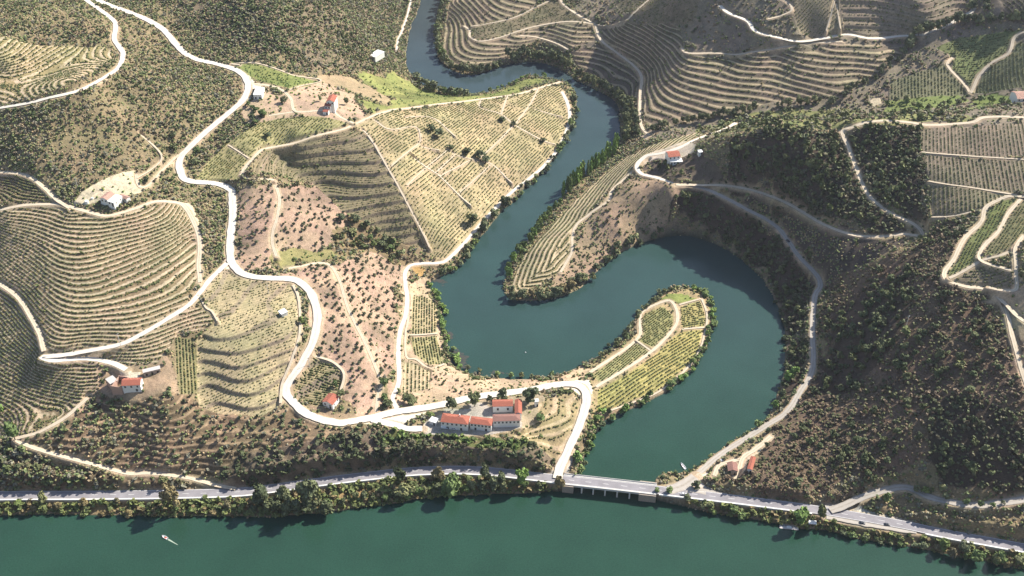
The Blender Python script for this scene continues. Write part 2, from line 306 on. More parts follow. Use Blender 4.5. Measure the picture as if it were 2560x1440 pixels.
# ------------------------------------------------------------------ land cover
PALE = (0.46, 0.37, 0.26); TAN = (0.34, 0.25, 0.17); RED = (0.36, 0.25, 0.19); SCRUB = (0.19, 0.135, 0.09)
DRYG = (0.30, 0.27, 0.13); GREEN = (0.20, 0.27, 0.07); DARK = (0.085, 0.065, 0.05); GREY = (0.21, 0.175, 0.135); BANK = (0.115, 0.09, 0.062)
def Z(name, poly, col, rcol=None, tm=0.0, ph=None, ter=None, bush=0.0, bs=(0.8, 1.6), vine=None, vs=(0.55, 0.75), vc=(0.068, 0.082, 0.032), tree=0.0, var=0.25, gap=0.0, hz=1.0):
    return dict(name=name, poly=P(poly) if poly else None, col=col, rcol=rcol or col, tm=tm, ph=ph, ter=ter, bush=bush, bs=bs, vine=vine, vs=vs, vc=vc, tree=tree, var=var, gap=gap, hz=hz)
OLV = (0.09, 0.105, 0.04)
ZONES = [
 Z("scrub", None, (0.215, 0.17, 0.105), bush=0.28, bs=(0.6, 1.7)),
 Z("scrub", "440,-60 1060,-60 1040,20 1022,110 1015,160 1000,182 900,186 820,182 740,165 640,135 560,100 500,60 430,20 330,-60", (0.17, 0.135, 0.095), bush=0.24, bs=(0.8, 2.1)),
 # far right slopes and the valley floor
 Z("scrub", "1480,-60 2640,-60 2640,330 2300,318 2100,318 1900,330 1740,350 1640,350 1560,240 1440,120 1400,60", GREY, bush=0.045, bs=(0.8, 2.0)),
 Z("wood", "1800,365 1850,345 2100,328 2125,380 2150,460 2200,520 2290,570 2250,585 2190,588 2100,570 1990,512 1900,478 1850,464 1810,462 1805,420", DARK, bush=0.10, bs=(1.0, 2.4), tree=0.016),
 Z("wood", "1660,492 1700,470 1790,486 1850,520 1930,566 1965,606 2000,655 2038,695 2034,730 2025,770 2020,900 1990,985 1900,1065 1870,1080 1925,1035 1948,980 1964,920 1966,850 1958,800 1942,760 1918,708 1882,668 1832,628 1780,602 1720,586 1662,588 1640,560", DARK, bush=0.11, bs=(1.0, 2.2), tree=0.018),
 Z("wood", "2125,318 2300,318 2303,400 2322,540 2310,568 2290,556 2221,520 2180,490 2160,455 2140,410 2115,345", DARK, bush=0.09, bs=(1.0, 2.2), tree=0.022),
 Z("scrub", "1850,482 1905,490 1986,524 2070,572 2130,592 2190,598 2260,594 2240,625 2180,655 2100,680 2060,695 2045,680 2005,640 1970,595 1935,553 1860,508", (0.085, 0.07, 0.06), bush=0.13, bs=(0.6, 1.3), tree=0.002),
 Z("dryscrub", "2060,705 2150,670 2240,640 2300,600 2340,560 2400,560 2420,580 2360,680 2365,712 2420,726 2475,733 2515,790 2545,880 2580,1040 2640,1240 2440,1248 2370,1240 2280,1205 2200,1220 2140,1238 2060,1262 2020,1262 1850,1232 1800,1215 1900,1150 1960,1060 2015,990 2040,900 2045,780", (0.15, 0.108, 0.078), bush=0.26, bs=(0.5, 1.7), tree=0.006),
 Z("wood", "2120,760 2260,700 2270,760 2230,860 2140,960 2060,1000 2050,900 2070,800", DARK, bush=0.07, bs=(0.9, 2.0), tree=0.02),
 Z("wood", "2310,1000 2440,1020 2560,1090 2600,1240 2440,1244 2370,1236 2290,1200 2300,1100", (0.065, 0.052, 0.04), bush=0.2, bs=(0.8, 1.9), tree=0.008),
 # river banks of the broad river
 Z("bank", "-260,1250 0,1247 400,1245 640,1236 860,1206 1000,1192 1150,1183 1320,1197 1410,1210 1425,1224 1380,1230 1300,1234 1100,1243 1000,1258 830,1281 700,1292 300,1290 -260,1290", (0.27, 0.19, 0.095), bush=0.26, bs=(1.0, 2.6)),
 Z("bank", "1625,1230 1710,1242 1868,1261 2036,1285 2170,1306 2271,1325 2372,1346 2560,1380 2800,1425 2800,1470 2560,1423 2300,1373 2150,1348 1960,1316 1800,1287 1628,1245", (0.22, 0.16, 0.09), bush=0.24, bs=(1.0, 2.4)),
 Z("scrub", "-260,1090 40,1095 130,1145 240,1170 320,1192 470,1205 590,1229 400,1232 -260,1238", (0.12, 0.09, 0.06), bush=0.17, bs=(1.0, 2.4), tree=0.004),
 Z("cliff", "540,1190 620,1130 760,1110 860,1085 960,1075 1060,1086 1160,1100 1290,1100 1340,1120 1380,1150 1385,1180 1310,1184 1240,1175 1150,1170 1000,1178 860,1192 760,1205 640,1222 590,1222", (0.15, 0.115, 0.085), bush=0.15, bs=(1.0, 2.4)),
 Z("scrub", "50,1098 100,1078 170,1041 215,1000 255,985 300,1000 400,985 470,990 520,1030 640,1042 700,1022 735,1020 790,1052 900,1064 960,1075 860,1085 700,1115 620,1128 540,1190 470,1192 320,1178 230,1152 130,1128", (0.31, 0.22, 0.145), ter=(2.6, 0.6, 1.0), ph=('c', 2.6), rcol=(0.145, 0.105, 0.07), tm=0.85, bush=0.085, bs=(0.8, 2.0)),
 # upper left
 Z("vineyard", "-80,82 0,85 50,103 110,114 200,116 262,113 286,132 275,155 235,183 180,212 90,243 0,262 -80,272", PALE, (0.24, 0.20, 0.10), 0.9, ('c', 1.35), (1.35, 0.5, 0.6), bush=0.004, vine=0.9),
 # left hill
 Z("vineyard", "-80,442 0,436 60,442 105,478 135,506 60,511 -80,524", TAN, BANK, 0.9, ('c', 1.2), (1.2, 0.45, 0.85), vine=0.85, vs=(0.45, 0.66), bush=0.002),
 Z("vineyard", "-80,536 0,528 67,519 134,515 205,532 262,545 304,538 360,520 420,507 452,516 474,545 492,590 496,625 493,663 496,712 465,758 400,801 336,838 302,855 235,869 168,879 122,884 103,832 80,787 50,743 4,708 -80,690", PALE, (0.20, 0.15, 0.09), 0.9, ('c', 1.15), (1.15, 0.45, 0.9), vine=0.85, vs=(0.45, 0.66), bush=0.001),
 Z("vineyard", "-80,700 0,717 38,748 68,792 90,835 104,888 130,909 202,902 235,900 284,918 262,940 258,972 215,994 166,1036 100,1072 50,1090 -10,1085 -80,1060", PALE, (0.18, 0.135, 0.085), 0.9, ('c', 1.25), (1.25, 0.42, 0.95), vine=0.85, vs=(0.45, 0.66), bush=0.002),
 Z("vineyard", "210,889 302,868 400,815 482,766 508,770 536,800 522,818 445,832 425,870 395,905 362,925 320,922 285,903 240,886", PALE, (0.21, 0.155, 0.10), 0.85, ('c', 1.15), (1.15, 0.45, 0.85), vine=0.85, vs=(0.45, 0.66)),
 Z("rough", "240,905 290,920 420,905 450,985 330,1010 250,985", TAN, bush=0.02, bs=(0.8, 2.0)),
 Z("vineyard", "436,846 490,844 494,905 496,985 450,986 440,920", (0.25, 0.22, 0.12), (0.13, 0.12, 0.06), 0.8, ('s', '445,850 450,985', 2.3), vine=1.0),
 Z("vineyard", "507,736 524,704 566,668 600,694 672,702 733,708 747,745 752,790 745,840 727,900 710,958 700,1015 650,1040 560,1036 500,1018 492,985 492,850 540,806 530,775", (0.41, 0.335, 0.215), (0.30, 0.25, 0.145), 0.7, ('s', '520,840 740,770', 2.6), (4.0, 0.86, 0.62), vine=2.0, gap=0.4, vs=(0.4, 0.6)),
 # dome vineyard, sunny side, and its shaded terraces
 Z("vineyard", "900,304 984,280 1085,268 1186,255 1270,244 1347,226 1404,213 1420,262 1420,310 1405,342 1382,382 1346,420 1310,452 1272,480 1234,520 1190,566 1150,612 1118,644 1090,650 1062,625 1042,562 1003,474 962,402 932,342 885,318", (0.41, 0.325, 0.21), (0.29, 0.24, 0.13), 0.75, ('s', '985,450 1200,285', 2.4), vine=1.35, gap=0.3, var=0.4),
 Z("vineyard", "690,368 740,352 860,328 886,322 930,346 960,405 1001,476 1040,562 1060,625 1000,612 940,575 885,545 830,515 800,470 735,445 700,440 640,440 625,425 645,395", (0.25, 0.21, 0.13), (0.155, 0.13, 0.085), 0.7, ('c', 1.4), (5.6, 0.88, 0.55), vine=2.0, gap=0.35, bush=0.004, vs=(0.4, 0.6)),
 Z("vineyard", "490,447 520,405 560,365 610,330 645,308 700,296 760,292 848,291 866,310 850,318 740,346 668,360 640,383 610,430 595,450", (0.36, 0.31, 0.18), (0.23, 0.215, 0.09), 0.8, ('s', '500,445 640,320', 2.6), vine=1.7, gap=0.25),
 Z("garden", "640,240 700,240 760,220 820,200 900,240 905,285 860,305 780,290 690,292 610,300 600,280", (0.42, 0.30, 0.22), bush=0.022, bs=(0.7, 1.6)),
 Z("field", "570,150 640,160 725,184 800,206 770,216 722,222 690,212 650,202 620,190", (0.20, 0.22, 0.08), bush=0.01, bs=(0.5, 1.0), vine=3.0, ph=('s', '600,165 780,210', 2.5), vc=(0.08, 0.125, 0.035), gap=0.2),
 Z("field", "790,188 880,194 930,218 978,246 972,264 930,252 860,222 800,204", (0.36, 0.27, 0.18), (0.27, 0.21, 0.13), 0.7, ('s', '800,195 970,255', 2.2), bush=0.002),
 Z("meadow", "880,192 950,188 1005,187 1040,206 1080,226 1120,236 1170,241 1222,236 1262,224 1292,206 1340,194 1395,203 1347,216 1270,236 1186,247 1085,259 984,271 935,281 905,250 975,266 985,248 930,214", (0.19, 0.20, 0.075), bush=0.02, bs=(0.4, 1.2), var=0.8),
 # olive groves
 Z("grove", "588,470 640,458 690,462 780,455 830,500 858,535 880,560 862,590 840,612 800,628 740,636 700,650 690,672 640,684 605,672 585,645 588,580 592,520", RED, (0.30, 0.21, 0.155), 0.5, ('c', 2.2), bush=0.03, bs=(0.3, 0.9), var=0.55),
 Z("meadow", "690,652 760,632 830,622 850,632 790,652 740,668 700,668", (0.24, 0.21, 0.10), bush=0.06, bs=(0.6, 1.3)),
 Z("grove", "700,680 760,668 830,655 880,640 950,640 1005,662 1006,720 1008,790 992,835 988,900 986,960 975,1000 960,1030 915,1040 862,1042 858,1000 862,940 830,905 802,878 806,835 800,770 775,720", RED, (0.30, 0.205, 0.15), 0.45, ('c', 2.4), bush=0.04, bs=(0.3, 0.9), var=0.55),
 Z("scrub", "850,560 900,548 960,590 1040,630 1050,652 1010,662 950,640 880,640 835,625 850,600", (0.20, 0.15, 0.09), bush=0.08, bs=(1.0, 2.2), tree=0.008),
 Z("vineyard", "760,925 788,893 812,888 862,935 852,985 838,1000 810,1020 770,1008 742,988 738,970", (0.38, 0.31, 0.19), (0.15, 0.13, 0.07), 0.8, ('s', '745,990 860,1020', 2.2), (5.0, 0.75, 0.8), vine=1.3),
 Z("rough", "770,1012 830,1024 880,1040 930,1042 880,1053 840,1054 800,1046", (0.28, 0.2, 0.14), bush=0.02, bs=(0.5, 1.0)),
 # lakeside plots
 Z("rough", "1014,700 1040,690 1072,712 1092,740 1104,790 1116,860 1130,910 1190,936 1240,946 1300,950 1400,940 1452,918 1474,926 1440,955 1320,968 1186,985 1085,1005 1010,1015 1002,960 1004,880 1018,790", (0.44, 0.32, 0.225), bush=0.035, bs=(0.5, 1.3), var=0.45),
 Z("vineyard", "1033,738 1062,742 1090,756 1094,800 1091,832 1030,836 1026,790", (0.40, 0.32, 0.21), (0.25, 0.22, 0.11), 0.8, ('s', '1060,745 1058,830', 2.2), vine=1.3),
 Z("vineyard", "1026,843 1090,839 1100,870 1113,912 1072,913 1035,884", (0.36, 0.31, 0.18), (0.20, 0.19, 0.08), 0.8, ('s', '1055,842 1066,908', 2.2), vine=1.05),
 Z("vineyard", "1010,905 1040,910 1080,930 1075,970 1004,988", (0.47, 0.38, 0.26), (0.30, 0.24, 0.14), 0.8, ('s', '1040,910 1038,980', 3.0), vine=1.9),
 # knoll of the manor house
 Z("vineyard", "1300,1066 1330,1045 1345,1010 1385,988 1432,982 1452,1005 1440,1055 1412,1118 1388,1150 1345,1125 1290,1098 1160,1094 1140,1086 1240,1084", (0.43, 0.33, 0.22), (0.25, 0.20, 0.11), 0.8, ('c', 1.9), (1.9, 0.45, 0.7), vine=1.4, bush=0.012),
 Z("garden", "1080,1020 1180,1000 1300,985 1345,985 1345,1045 1310,1070 1150,1092 1060,1088 1070,1050", (0.30, 0.245, 0.17), bush=0.004, bs=(0.5, 1.2)),
 Z("cliffwood", "950,1100 1000,1085 1080,1098 1170,1100 1290,1104 1330,1126 1290,1150 1160,1140 1040,1140 960,1130", (0.10, 0.11, 0.045), bush=0.16, bs=(1.2, 2.4)),
 # peninsula
 Z("rough", "1480,905 1530,876 1560,845 1592,802 1612,772 1642,750 1680,722 1715,719 1756,736 1776,764 1780,800 1770,850 1742,905 1700,952 1660,982 1600,1012 1548,1032 1512,1048 1495,1074 1480,1060 1478,980 1470,930", (0.34, 0.26, 0.15), bush=0.06, bs=(0.6, 1.4)),
 Z("vineyard", "1600,806 1611,786 1660,766 1682,789 1685,818 1660,850 1634,870 1594,852", (0.33, 0.30, 0.15), (0.22, 0.21, 0.09), 0.8, ('s', '1600,850 1680,790', 2.1), vine=1.25),
 Z("vineyard", "1588,857 1626,878 1560,924 1502,962 1482,938 1540,890", (0.33, 0.30, 0.15), (0.21, 0.20, 0.09), 0.8, ('s', '1590,860 1490,945', 2.1), vine=1.25),
 Z("vineyard", "1698,832 1762,824 1742,888 1690,944 1640,980 1580,1006 1512,1030 1492,1030 1495,975 1570,936 1640,886 1676,850", (0.42, 0.36, 0.16), (0.23, 0.21, 0.075), 0.85, ('s', '1500,1000 1740,850', 2.5), vine=1.2),
 Z("meadow", "1664,750 1700,728 1728,732 1746,746 1700,757 1684,761", (0.20, 0.23, 0.075), bush=0.02, bs=(0.5, 1.0)),
 Z("vineyard", "1702,766 1750,754 1766,790 1763,818 1706,822 1702,792", (0.36, 0.31, 0.14), (0.25, 0.22, 0.09), 0.8, ('s', '1704,800 1760,790', 2.3), vine=1.4),
 # tongue of land between the bends
 Z("rough", "1440,572 1480,540 1530,488 1590,446 1640,455 1700,476 1690,520 1670,555 1620,600 1560,620 1510,652 1480,684 1440,706 1400,722 1380,700 1410,665 1432,626", (0.31, 0.225, 0.16), bush=0.08, bs=(0.6, 1.5), var=0.4),
 Z("vineyard", "1278,716 1288,676 1304,648 1350,592 1412,527 1482,462 1560,396 1620,366 1690,345 1780,318 1790,330 1700,362 1612,392 1586,420 1528,474 1470,534 1438,562 1428,592 1424,640 1400,682 1360,706 1320,728 1290,730", PALE, (0.205, 0.17, 0.095), 0.9, ('t', '', 4.4), None, vine=0.9),
 Z("wood", "1590,443 1640,452 1690,465 1740,470 1800,470 1800,440 1770,400 1720,372 1660,385 1620,396 1598,420", (0.12, 0.095, 0.075), bush=0.05, bs=(0.8, 1.8), tree=0.006),
 # far right
 Z("vineyard", "1494,62 1546,64 1704,72 1712,126 1722,140 1851,143 1935,134 2036,122 2120,108 2262,118 2262,150 2205,182 2150,215 2090,250 2010,250 1940,254 1835,278 1760,296 1690,312 1640,322 1612,300 1608,235 1610,192 1584,158 1545,130 1510,100", (0.36, 0.29, 0.20), (0.15, 0.12, 0.092), 0.92, ('c', 3.4), (3.4, 0.3, 0.9), vine=1.2, bush=0.004),
 Z("vineyard", "1425,128 1500,108 1536,134 1574,164 1596,195 1592,240 1545,222 1490,195 1440,160", (0.32, 0.26, 0.18), (0.125, 0.10, 0.08), 0.92, ('c', 3.4), (3.4, 0.3, 0.9), vine=1.3, bush=0.004),
 Z("vineyard", "1118,40 1138,-40 1370,-40 1334,18 1265,46 1180,66 1174,80 1176,96 1203,107 1253,98 1337,71 1405,60 1479,66 1490,100 1430,122 1388,106 1344,98 1300,120 1290,142 1210,166 1140,162 1108,135 1106,90", (0.36, 0.29, 0.20), (0.15, 0.12, 0.092), 0.92, ('c', 2.6), (2.6, 0.3, 0.9), vine=1.2, bush=0.003),
 Z("field", "1186,70 1270,52 1340,24 1376,2 1396,2 1420,30 1470,52 1405,52 1337,63 1253,89 1203,98 1184,92", (0.20, 0.17, 0.11), bush=0.015, bs=(0.5, 1.0), vine=3.0, ph=('s', '1190,80 1380,20', 2.8), gap=0.3),
 Z("field", "2302,324 2360,318 2435,318 2620,306 2620,392 2430,392 2304,382", (0.245, 0.19, 0.15), (0.15, 0.13, 0.09), 0.8, ('s', '2440,320 2445,390', 3.0), vine=1.5, vs=(0.4, 0.6)),
 Z("field", "2306,388 2430,397 2620,404 2620,488 2450,470 2322,456", (0.235, 0.19, 0.145), (0.14, 0.125, 0.085), 0.85, ('s', '2440,400 2452,470', 3.0), vine=1.3, vs=(0.45, 0.65)),
 Z("field", "2324,462 2450,476 2540,486 2516,490 2460,516 2420,530 2328,548", (0.23, 0.19, 0.14), (0.14, 0.13, 0.08), 0.85, ('s', '2400,472 2404,530', 3.0), vine=1.3, vs=(0.45, 0.65)),
 Z("field", "2364,684 2390,650 2416,600 2455,560 2472,522 2516,500 2548,500 2515,535 2490,579 2458,612 2441,643 2450,660 2380,698", (0.175, 0.19, 0.085), (0.15, 0.17, 0.06), 0.6, ('s', '2380,690 2460,540', 2.4), vine=1.8),
 Z("field", "2376,702 2455,663 2500,678 2538,676 2540,716 2505,728 2418,714", (0.24, 0.19, 0.14), (0.16, 0.14, 0.09), 0.8, ('s', '2390,705 2530,690', 2.4), vine=1.8),
 Z("field", "2462,640 2470,612 2500,580 2525,536 2556,500 2640,490 2640,610 2560,590 2536,616 2500,634", (0.22, 0.20, 0.11), (0.16, 0.15, 0.08), 0.8, ('s', '2470,620 2540,520', 2.4), vine=1.8),
 Z("rough", "2480,735 2545,730 2552,690 2640,600 2640,1040 2590,1000 2560,920 2536,840 2520,770", (0.40, 0.31, 0.21), bush=0.02, bs=(0.6, 1.3)),
 Z("field", "2225,205 2300,178 2368,160 2374,175 2414,215 2418,235 2330,245 2222,250", (0.19, 0.18, 0.12), (0.13, 0.13, 0.075), 0.8, ('s', '2340,180 2342,245', 3.2), vine=1.6),
 Z("field", "2434,232 2455,190 2484,162 2525,136 2540,108 2640,95 2640,215 2540,220", (0.19, 0.19, 0.115), (0.125, 0.13, 0.07), 0.8, ('s', '2500,160 2504,225', 3.0), vine=1.5),
 Z("field", "2340,120 2400,92 2500,80 2560,70 2530,92 2515,130 2478,155 2440,185 2426,220 2380,172 2385,145", (0.185, 0.205, 0.09), (0.15, 0.16, 0.075), 0.7, ('s', '2350,118 2530,95', 3.0), vine=1.8),
 Z("meadow", "2215,252 2300,244 2405,240 2412,256 2330,272 2240,282", (0.17, 0.20, 0.075), bush=0.025, bs=(0.7, 1.6)),
 Z("meadow", "2416,250 2470,240 2522,236 2500,258 2450,272 2412,274", (0.17, 0.205, 0.07), bush=0.012, bs=(0.7, 1.4)),
 Z("scrub", "1740,318 1850,292 1990,272 2110,270 2220,286 2330,284 2410,285 2440,300 2310,308 2110,314 1960,322 1830,334 1790,345", (0.20, 0.20, 0.09), bush=0.05, bs=(1.0, 2.4), tree=0.005),
 Z("field", "1985,-30 2095,-30 2102,72 2064,86 2000,84 1985,40", (0.285, 0.235, 0.165), (0.21, 0.175, 0.12), 0.6, ('s', '2000,80 2090,-10', 2.6), vine=2.0),
 Z("field", "2100,-30 2440,-30 2424,36 2350,62 2290,84 2238,90 2170,89 2110,76", (0.235, 0.19, 0.145), (0.17, 0.14, 0.105), 0.6, ('c', 3.4), (6.0, 0.75, 0.5), vine=2.0, bush=0.006),
 Z("field", "2490,-30 2640,-30 2640,62 2510,48", (0.14, 0.12, 0.10), (0.09, 0.08, 0.06), 0.85, ('s', '2490,0 2560,55', 4.0), vine=1.6),
 Z("field", "1510,-40 1760,-40 1735,60 1640,62 1580,40", (0.20, 0.165, 0.115), bush=0.02, bs=(0.5, 1.2), vine=3.0, ph=('s', '1600,50 1700,-10', 3.0)),
 # beaten ground, turning places and lay-bys
 Z("bare", "604,196 622,188 640,208 664,213 650,220 633,226 628,246 606,262 612,235", (0.60, 0.54, 0.45)),
 Z("bare", "548,676 566,640 576,628 590,668 610,688 575,672", (0.60, 0.54, 0.45)),
 Z("bare", "925,1042 985,1020 1058,1016 1070,1022 1060,1036 1010,1058 990,1062 960,1062 900,1060", (0.62, 0.56, 0.47)),
 Z("bare", "1400,966 1440,950 1472,948 1482,975 1476,1010 1458,1010 1452,988 1430,974", (0.62, 0.56, 0.47)),
 Z("bare", "1392,1206 1364,1188 1396,1166 1420,1128 1440,1128 1424,1176 1418,1196", (0.50, 0.46, 0.41)),
 Z("bare", "1655,1223 1690,1222 1716,1204 1748,1182 1770,1172 1745,1206 1760,1214 1800,1236 1830,1246 1760,1238", (0.55, 0.50, 0.44)),
 Z("bare", "2052,1278 2078,1262 2120,1262 2160,1250 2130,1270 2180,1292 2240,1306 2290,1322 2240,1322 2150,1312 2060,1300", (0.52, 0.47, 0.43)),
 Z("bare", "560,1236 640,1232 655,1240 620,1248 585,1246", (0.50, 0.42, 0.32)),
 Z("bare", "180,510 205,480 250,452 300,432 336,426 354,440 350,468 372,466 350,482 310,492 262,500 215,512", (0.53, 0.45, 0.33), bush=0.03, bs=(0.5, 1.3)),
 Z("bare", "300,918 330,930 352,930 346,945 320,946 300,938", (0.60, 0.52, 0.42)),
 Z("bare", "1848,1150 1890,1112 1930,1082 1938,1090 1900,1130 1868,1152 1862,1185 1840,1202 1830,1196 1845,1175", (0.55, 0.47, 0.36)),
 Z("bare", "1600,392 1660,372 1712,352 1740,360 1735,380 1700,396 1660,398 1640,396 1610,410", (0.52, 0.45, 0.36)),
 Z("bare", "456,506 480,510 500,560 512,620 508,640 498,616 488,570 470,530", (0.56, 0.47, 0.34)),
 Z("bare", "1108,1020 1150,1024 1172,1022 1176,1008 1200,1006 1230,1020 1232,1034 1170,1036 1110,1032", (0.40, 0.36, 0.31)),
 Z("bare", "1052,1072 1066,1050 1080,1046 1104,1060 1168,1070 1230,1075 1232,1084 1150,1090 1060,1086", (0.36, 0.33, 0.29)),
 Z("bare", "1500,60 1560,55 1560,63 1500,68", (0.40, 0.33, 0.25)),
 Z("bare", "2170,246 2200,244 2204,258 2180,266", (0.45, 0.38, 0.28)),
 Z("bare", "1602,340 1625,326 1660,324 1640,336 1615,350", (0.46, 0.36, 0.26)),
 Z("rough", "1020,675 1052,668 1048,690 1030,694", (0.45, 0.28, 0.12), bush=0.01, bs=(0.4, 0.8)),
]
ZID = np.zeros((NY, NX), np.int16)
for k, z in enumerate(ZONES):
    if z['poly'] is None: continue
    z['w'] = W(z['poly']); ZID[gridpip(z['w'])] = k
# ragged borders between the kinds of wild ground
nat = np.array([z['name'] in ('scrub', 'dryscrub', 'wood', 'cliff', 'cliffwood', 'rough', 'grove', 'garden', 'meadow') and not z['ter'] for z in ZONES])
di = ((fbm(MX, MY, 26, 91, 4) - 0.5) * 48).astype(int); dj = ((fbm(MX, MY, 26, 92, 4) - 0.5) * 48).astype(int)
JJ, II = np.meshgrid(np.arange(NY), np.arange(NX), indexing='ij'); ZW = ZID[np.clip(JJ + dj, 0, NY - 1), np.clip(II + di, 0, NX - 1)]
ZID = np.where(nat[ZID] & nat[ZW], ZW, ZID)
# phases of rows and terraces
wig = (fbm(MX, MY, 60, 5, 3) - 0.5)
gyH, gxH = np.gradient(H0, GY, GX)
PH = np.zeros((NY, NX)); TM = np.zeros((NY, NX)); H1 = H0.copy()
tongue_d = None; WALL = np.zeros((NY, NX))
for k, z in enumerate(ZONES):
    m = ZID == k
    if not m.any(): continue
    z['area'] = None
    if z['ph']:
        if z['ph'][0] == 'c':
            z['phase'] = ('c', z['ph'][2] if len(z['ph']) > 2 else z['ph'][1]); PH[m] = (H0 / z['ph'][1] + wig * 0.5)[m]
        elif z['ph'][0] == 's':
            a, b = W(P(z['ph'][1])); d = (b - a) / np.linalg.norm(b - a); nv = np.array([-d[1], d[0]])
            z['phase'] = ('s', nv, z['ph'][2]); PH[m] = ((MX * nv[0] + MY * nv[1]) / z['ph'][2] + wig * 0.4)[m]
        else:                                   # rows that follow the river bank
            tongue_d, _ = pathfield(tR, np.zeros(len(tR)), 120.0)
            z['phase'] = ('t', z['ph'][2]); PH[m] = (tongue_d / z['ph'][2])[m]
            d = tongue_d / z['ph'][2]; f = d - np.floor(d); g = np.where(f < 0.5, 0.1 * f / 0.5, 0.1 + 0.9 * (f - 0.5) / 0.5)
            sl = np.hypot(gxH, gyH); H1 = np.where(m, H0 + (g - f) * np.clip(z['ph'][2] * sl, 0, 1.6), H1)
        TM[m] = z['tm']
    if z['ter']:
        if z['ter'][1] > 0.7: WALL = np.maximum(WALL, m * np.clip(((H0 / z['ter'][0] + wig * 0.5) % 1.0 - z['ter'][1] + 0.03) / 0.05, 0, 1))
        st, tf, amp = z['ter']; u = H0 / st + wig * 0.5; f = u - np.floor(u)
        g = np.where(f < tf, 0.12 * f / tf, 0.12 + 0.88 * (f - tf) / (1 - tf))
        H1 = np.where(m, H0 + (g - f) * st * amp, H1)
BUMPY = (fbm(MX, MY, 14, 11, 3) - 0.5) * 1.6 + (fbm(MX, MY, 45, 12, 2) - 0.5) * 4.0
rough = np.isin(ZID, [k for k, z in enumerate(ZONES) if z['name'] in ('scrub', 'dryscrub', 'wood', 'cliff', 'bank', 'cliffwood', 'rough')]) & ~inw
H1 = np.where(rough, H1 + BUMPY * np.clip(dsh / 12, 0, 1), H1)
H1 = np.where(inw, H0, np.maximum(H1, 0.25 + np.minimum(dsh, 9) * 0.12))

# ------------------------------------------------------------------ cuttings beside the river road, level yards
hwp = [r for r in ROADS if r[0] == "highway"][0][3]; hid = [i for i, p in enumerate(hwp) if len(p) == 3]
hpt = spline(np.array([U(p[0], p[1], h) for p, h in zip(hwp, np.interp(range(len(hwp)), hid, [hwp[i][2] for i in hid]))]), 2.0)
hppx, _ = proj(hpt[:, 0], hpt[:, 1], 5.6)
CUT = P("-300,17 0,18 110,17 250,13 400,10 480,7 535,7 575,13 640,19 780,20 960,20 1060,19 1300,18 1345,13 1390,5.6 1780,5.6 1860,13 2000,14 2035,9 2055,5.6 2235,5.6 2300,13 2560,16 2900,16")
top = np.interp(hppx, [c[0] for c in CUT], [c[1] for c in CUT]); Dh, Th = pathfield(hpt, top, 34.0); _, Yh = pathfield(hpt, hpt[:, 1], 34.0)
rag = (fbm(MX, MY, 11, 81, 3) - 0.5)
rag2 = fbm(MX, MY, 4.5, 82, 2) - 0.5; rag = rag + rag2 * 0.9
cut = np.minimum(Th + rag * 4, 5.8 + 2.9 * np.maximum(Dh - 4.9 + rag * 2.0, 0)); fade = np.clip((34 - Dh) / 12, 0, 1)
north = (MY > Yh) & (Dh < 33.9) & ~inw
H1 = np.where(north, np.maximum(H1, cut * fade + H1 * (1 - fade)), H1)
BARE = [k for k, z in enumerate(ZONES) if z['name'] == 'bare']; YARD = [k for k in BARE if ZONES[k]['col'][0] == 0.36][0]
for pl, zp in (("2052,1268 2080,1262 2125,1262 2180,1280 2290,1305 2304,1322 2240,1323 2150,1316 2060,1300", 5.75), ("1655,1222 1716,1204 1752,1182 1772,1180 1748,1206 1780,1222 1836,1240 1760,1240", 5.6), ("1062,1086 1066,1050 1105,1036 1232,1030 1300,1030 1306,1068 1232,1086 1150,1090", 19.0)):
    a = np.array([U(p[0], p[1], zp) for p in P(pl)]); a = np.vstack([a, a[:1]]); Dp, _ = pathfield(a, np.zeros(len(a)), 4.0)
    q = np.where(gridpip(a[:-1]), 1.0, np.clip(1 - Dp / 3.5, 0, 1)); q = q * q * (3 - 2 * q); q = np.where(inw, 0, q); H1 = H1 * (1 - q) + zp * q
    qi = gridpip(a[:-1]) & ~inw; ZID[qi] = YARD if zp > 10 else BARE[4]; TM[qi] = 0

# ------------------------------------------------------------------ roads cut into the slope
RD = np.full((NY, NX), 99.0); road_geo = []
for nm, w, kd, pts in ROADS:
    if nm == "highway":
        idx = [i for i, p in enumerate(pts) if len(p) == 3]; hh = np.interp(range(len(pts)), idx, [pts[i][2] for i in idx])
        xy = np.array([U(p[0], p[1], h) for p, h in zip(pts, hh)]); p3 = spline(np.column_stack([xy, hh]), 2.0)
        z = p3[:, 2]; xy = p3[:, :2]
    elif nm == "lay_by":
        xy = spline(np.array([U(p[0], p[1], 5.7) for p in pts]), 2.0); z = np.full(len(xy), 5.66)
    else:
        xy = spline(W(pts), 2.0); z = bil(H0, xy[:, 0], xy[:, 1])
        kk = 9 if w < 4 else 15; pad = np.pad(z, kk, mode='edge'); z = np.convolve(pad, np.ones(2 * kk + 1) / (2 * kk + 1), 'valid')
        z = np.maximum(z, 1.6)
    half = w / 2 + (0.6 if w > 2.2 else 0.3); fall = 2.6 if kd != 'dirt' else (1.8 if w > 2.2 else 1.0)
    D, V = pathfield(xy, z, half + fall + 1)
    q = np.clip((half + fall - D) / fall, 0, 1); q = q * q * (3 - 2 * q); q = np.where(inw, 0, q)
    H1 = H1 * (1 - q) + V * q
    RD = np.minimum(RD, np.where(D < half + fall, D - w / 2, 99.0))
    road_geo.append((nm, w, kd, xy, z))
def ground(x, y): return bil(H1, x, y)

